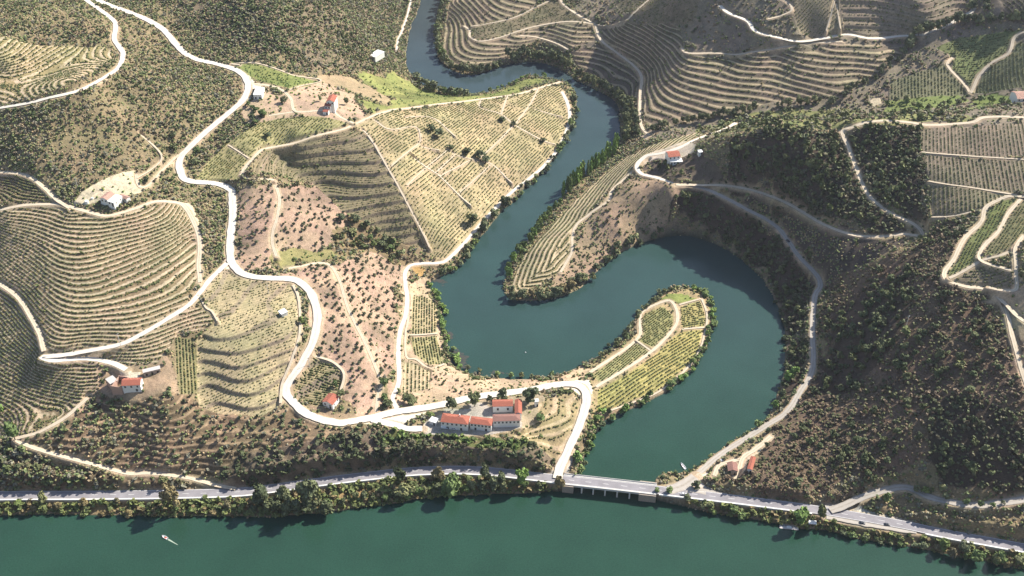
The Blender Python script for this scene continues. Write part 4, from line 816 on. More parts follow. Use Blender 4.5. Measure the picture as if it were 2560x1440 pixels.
# vines, planted along the rows
vines = {'c': [], 's': [], 't': []}
for k, z in enumerate(ZONES):
    if not z.get('vine') or 'w' not in z or 'phase' not in z: continue
    w = z['w']; lo, hi = w.min(0), w.max(0); ph = z['phase']
    A2 = 0.5 * abs(np.dot(w[:, 0], np.roll(w[:, 1], 1)) - np.dot(w[:, 1], np.roll(w[:, 0], 1)))
    gy, gx = np.gradient(PH, GY, GX) if False else (None, None)
    spc = ph[-1] if ph[0] != 'c' else None
    if ph[0] == 'c':
        sl = np.hypot(gxH, gyH)[ZID == k].mean(); spc = max(1.8, ph[1] / max(sl, 0.05))
        pass
    n = int((hi - lo).prod() / (spc * z['vine'])); x = lo[0] + rng.rand(n) * (hi - lo)[0]; y = lo[1] + rng.rand(n) * (hi - lo)[1]
    q = pip(x, y, w); x, y = x[q], y[q]
    if ph[0] == 's':
        nv = ph[1]; u = (x * nv[0] + y * nv[1]) / ph[2] + bil(wig, x, y) * 0.4; d = (0.8 - (u - np.floor(u))) * ph[2]
        x = x + nv[0] * d; y = y + nv[1] * d
    else:
        ua = PH; u = bil(PH, x, y); e = 1.0
        gx = (bil(H0, x + e, y) - bil(H0, x - e, y)) / 2; gy = (bil(H0, x, y + e) - bil(H0, x, y - e)) / 2; stp = ph[1]
        if ph[0] == 't':
            gx = (bil(tongue_d, x + e, y) - bil(tongue_d, x - e, y)) / 2; gy = (bil(tongue_d, x, y + e) - bil(tongue_d, x, y - e)) / 2
        mult = 1
        u = u * mult; f0 = 0.74 if mult == 1 else 0.5
        f = u - np.floor(u); d = f0 - f; d = np.where(d < -0.5, d + 1, d); g2 = gx * gx + gy * gy + 1e-4
        mv = d * stp / mult / g2; x2 = x + gx * mv; y2 = y + gy * mv; q = np.hypot(x2 - x, y2 - y) < 7; x, y = x2[q], y2[q]
    q = (nearest(ZID, x, y) == k) & (nearest(RD, x, y) > 0.4) & visible(x, y); x, y = x[q], y[q]
    if z['gap']:
        q = fbm(x, y, 12, 61 + k, 3) > 0.5 - 0.5 * (0.5 - z['gap']) * 2 * 0.35; q |= rng.rand(len(x)) < 0.35; x, y = x[q], y[q]
    rr = z['vs'][0] + (z['vs'][1] - z['vs'][0]) * rng.rand(len(x))
    c = np.array(z['vc']) * (0.75 + 0.5 * rng.rand(len(x), 1)) * np.where(rng.rand(len(x), 1) < 0.15, np.array([[1.6, 1.15, 0.9]]), 1.0)
    vines[ph[0]].append((np.column_stack([x, y, ground(x, y) + rr * 0.6]), np.column_stack([rr, rr, rr * 1.1]), c))
for kk, lb in (('c', "low vines following the contour terraces"), ('s', "low vines in straight rows on the gentler plots"), ('t', "low vines in long rows on the tongue of land between the river bends")):
    pos, rad, cc = [np.vstack(a) for a in zip(*vines[kk])]
    scatter('vines', pos, rad, cc, False, lb, 'vines')

# ------------------------------------------------------------------ plants: trees
def crown_mesh(name, n, size, lobes):
    V, F, K = leaf_shell(n, size, lobes); return V, F, K
def trunk_shape(h, r, limbs, spread):
    m = MB(); m.tube((0, 0, -0.06), (0.01, 0, h * 0.6), r, r * 0.65, 7); m.tube((0.01, 0, h * 0.6), (0.0, 0.02, h), r * 0.65, r * 0.3, 6)
    for i in range(limbs):
        a = 6.28 * i / limbs + rng.rand(); z0 = h * (0.45 + 0.35 * rng.rand())
        m.tube((0, 0, z0), (math.cos(a) * spread, math.sin(a) * spread, z0 + spread * (0.7 + 0.5 * rng.rand())), r * 0.45, r * 0.15, 5)
    return m
KINDS = {}
def make_kind(kind, nvar, fn, tr):
    L = []
    for i in range(nvar):
        V, F, K = fn()
        me = mk_mesh(kind + "_crown", V, F, M['leaf'], np.outer(K, np.ones(3)))
        t = tr(); tm = bpy.data.meshes.new(kind + "_trunk"); tm.from_pydata(t.v, [], t.f); tm.materials.append(M['bark']); tm.update()
        L.append((me, tm, V, F, K))
    KINDS[kind] = L
# unit trees: height 1, crown width 1 (scaled per tree)
make_kind('broad', 5, lambda: leaf_shell(560, 0.058, rand_lobes(9, 0.46, 0.36, 0.62, 0.42)), lambda: trunk_shape(0.6, 0.035, 5, 0.2))
make_kind('tall', 4, lambda: leaf_shell(640, 0.05, rand_lobes(13, 0.52, 0.42, 0.57, 0.27)), lambda: trunk_shape(0.8, 0.028, 7, 0.22))
make_kind('poplar', 4, lambda: leaf_shell(200, 0.085, [((0.03 * rng.randn(), 0.03 * rng.randn(), 0.12 + 0.78 * i / 7), (0.46 * (1 - abs(i / 7 - 0.35) * 0.9), 0.46 * (1 - abs(i / 7 - 0.35) * 0.9), 0.12)) for i in range(8)]), lambda: trunk_shape(0.9, 0.06, 3, 0.15))
make_kind('round', 6, lambda: leaf_shell(120, 0.10, rand_lobes(6, 0.46, 0.38, 0.56, 0.5)), lambda: trunk_shape(0.5, 0.04, 4, 0.2))
TINT = {}
def tinted(kind, var, colr):
    """crown mesh of that shape and leaf colour (shared by all trees alike)"""
    key = (kind, var, tuple(round(c, 3) for c in colr))
    if key not in TINT:
        me, tm, V, F, K = KINDS[kind][var]
        TINT[key] = mk_mesh(kind + "_crown", V, F, M['leaf'], np.outer(K, np.array(colr)))
    return TINT[key]
def tree(name, x, y, h, w, kind, colr, label, cat="tree", group=None):
    v = rng.randint(len(KINDS[kind])); z = float(ground(x, y)); e = empty(name, (x, y, max(z, 0.0) - 0.1), rng.rand() * 6.28)
    e.scale = (w, w * (0.9 + 0.2 * rng.rand()), h); tag(e, label, cat, group)
    link("trunk", KINDS[kind][v][1], e); link("crown", tinted(kind, v, colr), e); return e
def small_tree(name, x, y, h, w, kind, colr, label, cat, group):
    key = ('one', kind, tuple(colr))
    if key not in TINT:
        L = []
        for me, tm, V, F, K in KINDS[kind]:
            tv = np.array([q.co[:] for q in tm.vertices]); tf = np.array([list(p.vertices) for p in tm.polygons if len(p.vertices) == 4])
            mm = mk_mesh(kind + "_tree", np.vstack([V, tv]), np.vstack([F, tf + len(V)]), [M['leaf'], M['bark']], np.vstack([np.outer(K, np.array(colr)), np.full((len(tv), 3), 0.1)]), fm=[0] * len(F) + [1] * len(tf))
            L.append(mm)
        TINT[key] = L
    o = link(name, TINT[key][rng.randint(len(TINT[key]))]); o.location = (x, y, float(ground(x, y)) - 0.1); o.rotation_euler = (0, 0, rng.rand() * 6.28); o.scale = (w, w * (0.85 + 0.3 * rng.rand()), h)
    return tag(o, label, cat, group)
C_DK, C_OL, C_GR, C_BR, C_BN = (0.075, 0.09, 0.042), (0.125, 0.14, 0.068), (0.105, 0.145, 0.048), (0.13, 0.20, 0.052), (0.155, 0.135, 0.07)
SINGLE = [ # photo px of the foot, height, crown width, kind, colour, name, label
 (436, 1270, 25, 11, 'tall', C_BN, 'roadside_tree', "ragged brownish tree beside the riverside road nearest the motorboat"),
 (660, 1260, 19, 12, 'broad', C_DK, 'roadside_tree', "dark rounded tree at the right end of the roadside lay-by"),
 (709, 1256, 16, 9, 'broad', C_OL, 'roadside_tree', "pale green tree between the dark lay-by tree and the tallest riverside tree"),
 (777, 1268, 31, 14, 'tall', C_OL, 'roadside_tree', "tallest olive green tree by the riverside road, shading the water"),
 (818, 1282, 13, 7, 'broad', C_GR, 'bank_tree', "small bushy tree at the water's edge below the tallest roadside tree"),
 (1003, 1216, 20, 9, 'tall', C_DK, 'roadside_tree', "dark tree over the shaded stretch of riverside road below the cliff bushes"),
 (1014, 1244, 14, 12, 'broad', C_OL, 'bank_tree', "wide pale green tree on the bank under the dark roadside tree"),
 (1095, 1203, 14, 8, 'broad', C_BN, 'roadside_tree', "small brownish tree on the road edge straight below the manor house"),
 (1130, 1238, 18, 14, 'broad', C_GR, 'bank_tree', "broad green tree hanging over the water below the manor house"),
 (1212, 1206, 19, 7, 'tall', C_OL, 'roadside_tree', "slim tall tree on the road edge below the manor's right wing"),
 (1255, 1213, 13, 7, 'broad', C_OL, 'roadside_tree', "low tree beside the pale bare patch left of the bridge junction"),
 (1305, 1218, 18, 9, 'broad', C_BR, 'roadside_tree', "bright green rounded tree beside the road just left of the lane junction"),
 (1397, 1226, 15, 8, 'broad', C_BN, 'roadside_tree', "brownish thin tree at the left end of the bridge"),
 (112, 1262, 12, 6, 'broad', C_OL, 'roadside_tree', "small lone tree on the verge at the far left of the riverside road"),
 (1998, 1314, 16, 11, 'broad', C_BR, 'bank_tree', "bright green tree over the landing stage kiosk"),
 (2050, 1300, 13, 8, 'broad', C_DK, 'roadside_tree', "dark tree standing between the road junction and the landing stage"),
 (1739, 1219, 7, 6, 'round', C_DK, 'roadside_tree', "small round dark tree on the traffic island right of the bridge"),
 (2213, 1251, 8, 6, 'round', C_GR, 'roadside_tree', "round tree on the outer edge of the rising side road at the right"),
 (38, 1100, 15, 13, 'broad', C_GR, 'hillside_tree', "large bright green tree at the bottom of the far left vineyard"),
 (4, 1038, 12, 8, 'broad', C_BR, 'hillside_tree', "bright green tree cut by the left edge of the view below the terraces"),
 (1132, 1024, 12, 10, 'broad', C_DK, 'garden_tree', "dark round tree behind the left roof of the manor house"),
 (1187, 1016, 13, 10, 'broad', C_DK, 'garden_tree', "dark round tree behind the middle of the manor house"),
 (1224, 1004, 7, 4.5, 'round', C_DK, 'garden_tree', "smallest dark tree beside the manor's courtyard wing"),
 (1257, 999, 10, 9, 'broad', C_DK, 'garden_tree', "dark tree behind the manor's courtyard wing beside the pale lane"),
 (1326, 1004, 14, 13, 'broad', C_DK, 'garden_tree', "large dark tree to the right of the manor house beside the small white tower"),
 (1352, 1050, 7, 8, 'round', C_GR, 'garden_tree', "green tree among the garden terraces right of the manor house"),
 (1026, 1008, 8, 12, 'broad', C_DK, 'wayside_tree', "wide dark tree above the junction of the lanes left of the manor"),
 (969, 1018, 8, 8.5, 'round', C_DK, 'wayside_tree', "dark round tree in the triangle where the two lanes meet"),
 (963, 1000, 7, 6, 'round', C_GR, 'wayside_tree', "small green tree between the grove track and the lake lane"),
 (961, 964, 8, 7, 'round', C_GR, 'wayside_tree', "green tree at the lower end of the grove track"),
 (1078, 1040, 4, 5, 'round', C_GR, 'garden_shrub', "green shrub behind the white outbuilding of the manor"),
 (851, 994, 8, 6.5, 'round', C_DK, 'garden_tree', "dark tree right behind the orange roofed cottage"),
 (840, 968, 7, 5, 'round', C_GR, 'garden_tree', "green tree on the bank above the orange roofed cottage"),
 (1080, 328, 9, 8.5, 'round', C_DK, 'field_tree', "upper of two dark trees on the sunlit vineyard dome"),
 (1094, 343, 10, 9.5, 'round', C_DK, 'field_tree', "lower of two dark trees on the sunlit vineyard dome"),
 (1255, 302, 6, 7, 'round', C_DK, 'field_tree', "small dark tree on the upper path across the sunlit vineyard"),
 (1284, 315, 6, 7, 'round', C_OL, 'field_tree', "small olive green tree on the upper path across the sunlit vineyard"),
 (1128, 374, 6, 7, 'round', C_DK, 'field_tree', "dark tree at the end of the hedge below the two dome trees"),
 (1168, 386, 8, 9, 'round', C_DK, 'field_tree', "leftmost of three trees in a row in the middle of the sunlit vineyard"),
 (1197, 398, 9, 11, 'round', C_DK, 'field_tree', "middle of three trees in a row in the middle of the sunlit vineyard"),
 (1214, 409, 8, 10, 'round', C_OL, 'field_tree', "rightmost of three trees in a row in the middle of the sunlit vineyard"),
 (1357, 356, 6, 7, 'round', C_DK, 'field_tree', "dark tree on the path near the river side of the sunlit vineyard"),
 (489, 411, 7, 9, 'round', C_DK, 'wayside_tree', "round dark tree inside the sharp bend of the white road"),
 (493, 380, 5, 6.5, 'round', C_GR, 'wayside_tree', "smaller green tree beside the white road just above its sharp bend"),
 (436, 374, 7, 8.5, 'round', C_DK, 'hillside_tree', "dark tree on the scrub slope left of the white road bend"),
 (432, 342, 6, 7, 'round', C_DK, 'hillside_tree', "dark tree higher on the scrub slope left of the white road bend"),
 (1182, 562, 13, 11, 'broad', C_DK, 'riverside_tree', "large dark tree inland of the lane along the vineyard bank"),
 (1211, 582, 15, 11, 'broad', C_OL, 'riverside_tree', "large olive green tree between the lane and the river bank"),
 (1236, 547, 10, 10, 'broad', C_OL, 'riverside_tree', "middle sized tree on the river bank above the olive green one"),
 (1262, 521, 13, 12, 'broad', C_DK, 'riverside_tree', "broad dark tree on the river bank at the narrow of the sunlit vineyard"),
 (752, 806, 6, 5, 'round', C_GR, 'field_tree', "lone green tree on the path edge beside the white vineyard hut"),
 (658, 292, 8, 8, 'broad', C_GR, 'garden_tree', "green tree on the slope below the white roofed barn"),
 (634, 300, 7, 8, 'round', C_DK, 'garden_tree', "dark tree beside the white road below the white roofed barn"),
 (712, 258, 7, 8, 'round', C_DK, 'garden_tree', "dark tree casting a shadow beside the drive to the red roofed farmhouse"),
 (667, 344, 5, 8, 'round', C_DK, 'field_tree', "dark bush on the edge of the upper terraced field"),
 (866, 262, 7, 6, 'broad', C_DK, 'garden_tree', "dark tree right of the red roofed farmhouse"),
 (802, 252, 6, 4, 'round', C_GR, 'garden_tree', "slim green tree left of the red roofed farmhouse"),
 (366, 456, 6, 6, 'round', C_DK, 'garden_tree', "dark tree beside the pale turning place above the saddle house"),
 (1985, 940, 10, 9, 'broad', C_BR, 'riverside_tree', "bright green tree below the shaded lane on the right shore"),
 (1970, 952, 9, 9, 'broad', C_BR, 'riverside_tree', "second bright green tree lower down on the right shore"),
 (1936, 1018, 7, 6, 'round', C_BR, 'riverside_tree', "small bright green tree on the shore below the sunlit stretch of lane"),
 (1894, 1068, 6, 6, 'round', C_GR, 'riverside_tree', "small green tree at the water beside the straight lane"),
]
for px, py, h, w, kd, c, nm, lb in SINGLE:
    x, y, z = onland(px, py, H1); tree(nm, float(x[0]), float(y[0]), h, w * (1.25 if 'road' in nm or 'bank' in nm else 1.1), kd, c, lb, "shrub" if 'shrub' in nm else "tree")
def along(poly, gap, jit=1.5):
    a = spline(W(P(poly)), 1.0); L = np.concatenate([[0], np.cumsum(np.hypot(*np.diff(a, axis=0).T))]); out = []; s = rng.rand() * gap
    while s < L[-1]:
        p = np.array([np.interp(s, L, a[:, 0]), np.interp(s, L, a[:, 1])]) + rng.randn(2) * jit; out.append(p); s += gap * (0.65 + 0.7 * rng.rand())
    return out
LINES = [ # line of feet, spacing, height range, width factor, kind, colours, name, label, group
 ("1046,206 1080,226 1120,237 1166,241", 6.5, (8, 12), 0.95, 'round', (C_OL, C_GR, C_OL), 'riverside_tree', "grey green tree between the far river bend and the bright meadow", "trees between the river and the meadow"),
 ("1190,238 1230,230 1262,220 1292,204 1330,192 1380,196", 9, (4, 7), 1.0, 'round', (C_GR, C_BR), 'riverside_tree', "small green tree on the bank behind the top of the sunlit vineyard", "trees behind the sunlit vineyard"),
 ("1110,-4 1102,40 1094,90 1098,130 1116,160", 7, (9, 13), 0.8, 'round', (C_OL, C_GR), 'riverside_tree', "green tree on the straight bank below the far contour terraces", "trees on the straight far bank"),
 ("1126,172 1170,186 1215,178 1255,164", 5.5, (8, 12), 0.95, 'broad', (C_OL, C_DK), 'riverside_tree', "bushy grey tree on the outer shore of the far river bend", "trees on the outer shore of the far bend"),
 ("1262,150 1300,146 1340,146 1385,156 1430,172", 5.5, (10, 15), 0.8, 'broad', (C_OL, C_DK, C_OL), 'riverside_tree', "dark grey tree on the shaded shore facing the tip of the sunlit vineyard", "trees facing the tip of the sunlit vineyard"),
 ("1442,192 1480,212 1520,232 1552,254 1566,290 1570,330 1566,356", 5.0, (9, 14), 0.8, 'broad', (C_DK, C_DK, C_OL), 'riverside_tree', "dark tree on the bank where the river turns past the far terraces", "dark trees where the river turns"),
 ("1560,240 1590,300 1596,340", 8, (8, 12), 0.8, 'broad', (C_DK, C_OL), 'riverside_tree', "dark tree in the second row behind the river turn", "dark trees behind the river turn"),
 ("1430,236 1438,270 1434,300 1420,335 1400,372 1376,408 1346,442 1312,474 1290,500", 7, (4, 8), 1.1, 'round', (C_OL, C_GR, C_DK), 'riverside_tree', "bushy tree on the bank between the river and the sunlit vineyard lane", "bushy trees along the sunlit vineyard bank"),
 ("1200,590 1172,632 1146,664 1112,688 1086,696", 6, (5, 9), 1.0, 'round', (C_OL, C_GR), 'riverside_tree', "bushy tree on the bank below the curve of the white lake lane", "bushy trees below the lake lane"),
 ("1546,366 1528,390 1500,415 1470,436 1440,460 1412,494", 4.0, (14, 20), 0.29, 'poplar', (C_BR, C_GR, C_BR), 'poplar_tree', "slim columnar poplar in the row on the tongue's left shore", "row of poplars"),
 ("1404,508 1380,534 1356,566 1330,598 1300,634 1280,668 1268,700", 9, (10, 15), 0.55, 'tall', (C_GR, C_BR), 'riverside_tree', "tall light green tree on the tongue's left shore below the poplars", "light green trees below the poplars"),
 ("1268,730 1290,746 1330,748 1370,744 1410,736 1446,716 1478,690", 4.5, (7, 11), 0.95, 'broad', (C_OL, C_OL, C_BN), 'riverside_tree', "grey green tree in the dense fringe round the tongue's tip", "fringe of trees round the tongue tip"),
 ("1486,680 1520,652 1562,620 1612,602 1664,588", 6, (5, 9), 1.0, 'round', (C_DK, C_OL), 'riverside_tree', "small dark tree on the right shore of the tongue of land", "small trees on the tongue's right shore"),
 ("1716,718 1756,735 1778,764 1782,800 1772,848 1746,902 1704,950 1660,980", 4.8, (3.5, 6), 1.2, 'round', (C_GR, C_BR), 'shore_shrub', "rounded green shrub on the outer shore of the vineyard peninsula", "shrubs round the peninsula's outer shore"),
 ("1640,992 1600,1012 1548,1032 1514,1048 1496,1072 1474,1108 1456,1156 1446,1190", 4.6, (4, 8), 1.0, 'round', (C_GR, C_DK, C_BR), 'shore_shrub', "green shrub on the shore between the peninsula and the bridge", "shrubs between the peninsula and the bridge"),
 ("1490,896 1528,872 1558,842 1588,802 1612,772 1642,746 1680,720", 4.6, (3.5, 6), 1.1, 'round', (C_DK, C_DK, C_OL), 'shore_shrub', "dark shrub on the inner lake shore of the peninsula", "dark shrubs on the inner shore"),
 ("1072,712 1088,734 1102,770 1112,820 1118,860 1130,894 1146,918", 3.4, (3, 5.5), 1.2, 'round', (C_BR, C_GR, C_BR), 'shore_shrub', "bright green shrub in the hedge between lakeside plots and water", "hedge of shrubs by the lakeside plots"),
 ("1160,926 1220,940 1300,946 1380,938", 11, (3, 5), 1.2, 'round', (C_GR, C_OL), 'shore_shrub', "small green shrub on the dry lower lake shore", "shrubs on the dry lower shore"),
 ("2080,1334 2150,1348 2250,1366 2310,1376", 6.5, (3, 5.5), 1.2, 'round', (C_OL, C_GR), 'bank_tree', "low bushy tree on the bank below the lay-by with two dark cars", "low trees below the lay-by"),
 ("2320,1376 2380,1388 2450,1402 2560,1420", 5.2, (5, 11), 1.0, 'broad', (C_OL, C_GR, C_BN, C_GR), 'bank_tree', "green tree on the river bank below the shaded road at the right", "trees on the right river bank"),
 ("1640,1240 1720,1262 1820,1284 1900,1300", 9, (3.5, 6.5), 1.2, 'round', (C_OL, C_GR), 'bank_tree', "low bushy tree on the bank between the bridge and the landing stage", "low trees right of the bridge"),
 ("850,1262 900,1254 960,1246 1060,1236 1180,1222 1280,1222 1350,1218", 8, (6, 11), 1.0, 'broad', (C_GR, C_DK, C_OL), 'bank_tree', "bushy tree on the river bank below the manor house cliff", "bank trees below the manor cliff"),
 ("630,1272 700,1280 760,1286 830,1280", 6, (8, 15), 0.95, 'broad', (C_DK, C_OL, C_GR), 'bank_tree', "dark bushy tree on the steep bank right of the lay-by", "trees on the steep bank right of the lay-by"),
 ("10,1268 90,1270 180,1268 300,1272 420,1278 560,1274 640,1276", 13, (4, 7.5), 1.1, 'broad', (C_OL, C_BN, C_GR), 'bank_tree', "bushy tree on the river bank at the left below the straight road", "bank trees at the left"),
 ("1624,334 1660,318 1700,310 1760,300 1830,286 1900,272", 5.5, (7, 12), 0.9, 'broad', (C_OL, C_DK), 'valley_tree', "grey green tree along the stream at the foot of the far terraces", "trees along the stream below the terraces"),
 ("1930,268 2010,262 2080,256 2110,238 2150,216 2200,184 2245,150", 7, (6, 10), 0.9, 'broad', (C_OL, C_DK), 'valley_tree', "grey tree at the right edge of the far terraces", "trees right of the far terraces"),
 ("2258,140 2280,110 2305,92 2340,78 2380,68 2430,62 2500,58 2560,52", 6.5, (9, 14), 0.9, 'broad', (C_OL, C_DK), 'valley_tree', "tall grey tree in the gully above the far right fields", "trees in the upper right gully"),
 ("2418,30 2450,10 2470,40", 7, (9, 13), 0.9, 'broad', (C_DK, C_OL), 'valley_tree', "dark tree between the two topmost right fields", "trees between the topmost fields"),
 ("2200,262 2260,258 2320,276 2380,262 2440,256 2520,262", 9, (5, 9), 1.0, 'round', (C_OL, C_GR), 'valley_tree', "green tree among the small meadows of the right valley", "trees among the valley meadows"),
 ("2290,1222 2330,1236 2370,1244", 5, (5, 8), 1.0, 'round', (C_OL, C_GR), 'roadside_tree', "bushy tree inside the bend of the rising side road", "trees inside the side road bend"),
 ("2405,1268 2430,1270 2460,1270 2490,1268 2530,1262", 8, (4, 6), 1.0, 'round', (C_GR, C_OL), 'roadside_tree', "small round tree in the row along the side road at the right edge", "row of trees on the side road"),
 ("860,548 900,556 950,590 1000,622", 6, (5, 9), 1.0, 'round', (C_OL, C_DK, C_GR), 'valley_tree', "rounded tree in the gully below the walled terraces", "trees in the gully below the walled terraces"),
 ("870,580 920,600 970,630 1010,645", 7, (4, 8), 1.1, 'round', (C_GR, C_OL), 'valley_tree', "green tree on the lower side of the gully above the olive grove", "trees on the lower side of the gully"),
 ("610,268 640,272 650,300 600,320", 7, (3.5, 5.5), 1.1, 'round', (C_GR, C_DK), 'garden_tree', "small bushy tree on the slope between the white road and the white roofed barn", "small trees below the barn"),
]
for poly, gap, hr, wf, kd, cs, nm, lb, gp in LINES:
    for p in along(poly, gap):
        h = hr[0] + (hr[1] - hr[0]) * rng.rand()
        tree(nm, float(p[0]), float(p[1]), h, h * wf * (0.85 + 0.3 * rng.rand()), kd, cs[rng.randint(len(cs))], lb, "shrub" if 'shrub' in nm else "tree", gp)
# olives: the 300 nearest as trees of their own
ol = []
for k, z in enumerate(ZONES):
    if 'w' not in z: continue
    if z['name'] == 'grove': sp, pr = 5.6, 0.62
    elif z['name'] == 'scrub' and z['ter']: sp, pr = 6.5, 0.6
    else: continue
    lo, hi = z['w'].min(0), z['w'].max(0); a, b = np.meshgrid(np.arange(lo[0], hi[0], sp), np.arange(lo[1], hi[1], sp))
    a = a.ravel() + rng.randn(a.size) * sp * 0.22; b = b.ravel() + rng.randn(b.size) * sp * 0.22
    q = (nearest(ZID, a, b) == k) & (nearest(RD, a, b) > 1.2) & visible(a, b, 10) & (rng.rand(len(a)) < pr)
    ol += [(x, y, k) for x, y in zip(a[q], b[q])]
ol.sort(key=lambda t: t[1])
gro = [k for k, z in enumerate(ZONES) if z['name'] == 'grove']
OLC = [(0.085, 0.10, 0.055), (0.07, 0.085, 0.045)]
for i, (x, y, k) in enumerate(ol[:300]):
    lb, gp = (("small round olive tree in the upper grove left of the shaded terraces", "olive trees of the upper grove") if k == gro[0] else ("small round olive tree in the grove between the white road and the lake lane", "olive trees of the lower grove")) if k in gro else ("small round olive tree on the rough terraces below the stone farm", "olive trees below the stone farm")
    s = 2.3 + 1.4 * rng.rand(); small_tree('olive_tree', x, y, s, s * 1.05, 'round', OLC[i % 2], lb, 'olive tree', gp)
if len(ol) > 300:
    a = np.array([t[:2] for t in ol[300:]]); s = 1.3 + 0.7 * rng.rand(len(a))
    scatter('olive_grove', np.column_stack([a, ground(a[:, 0], a[:, 1]) + s * 0.1]), np.column_stack([s, s, s * 1.3]), np.tile(OLC[0], (len(a), 1)), True, "more distant olive trees of the upper grove", "olive trees")
# trees of the shaded slopes
td = np.array([z['tree'] for z in ZONES]); n = int(area * 0.03); x = rng.rand(n) * 1300 - 650; y = 430 + rng.rand(n) * 1020; zz = nearest(ZID, x, y)
q = (rng.rand(n) * 0.03 < td[zz] * (0.3 + 1.4 * np.clip(fbm(x, y, 40, 71, 2) * 1.8 - 0.4, 0, 1))) & (nearest(RD, x, y) > 2.2) & visible(x, y) & ~nearest(inw, x, y)
x, y = x[q], y[q]; o = np.argsort(y); x, y = x[o], y[o]; print("hill trees", len(x), "olives", len(ol))
HC = [(0.075, 0.095, 0.04), (0.095, 0.11, 0.05), (0.065, 0.08, 0.035)]
nh = 280
for i in range(min(nh, len(x))):
    h = 3.8 + 3.6 * rng.rand(); px, py = proj(x[i], y[i], float(ground(x[i], y[i])))
    if px < 1000: lb, gp = "scrubby tree on the slope above the riverside road at the left", "scrubby trees at the left"
    elif py > 960: lb, gp = "dark bushy tree on the lower right hillside above the bridge road", "trees on the lower right hillside"
    else: lb, gp = "dark bushy tree on the wooded hillside right of the shaded lane", "trees on the wooded right hillside"
    small_tree('hillside_tree', x[i], y[i], h, h * (0.8 + 0.4 * rng.rand()), 'round', HC[i % 3], lb, 'tree', gp)
x, y = x[nh:], y[nh:]; s = 1.8 + 1.8 * rng.rand(len(x))
scatter('woodland', np.column_stack([x, y, ground(x, y) + s * 0.3]), np.column_stack([s, s, s * 1.2]), pick(np.array(HC), len(x)), True, "dark wood of round trees covering the shaded slopes", "woodland")

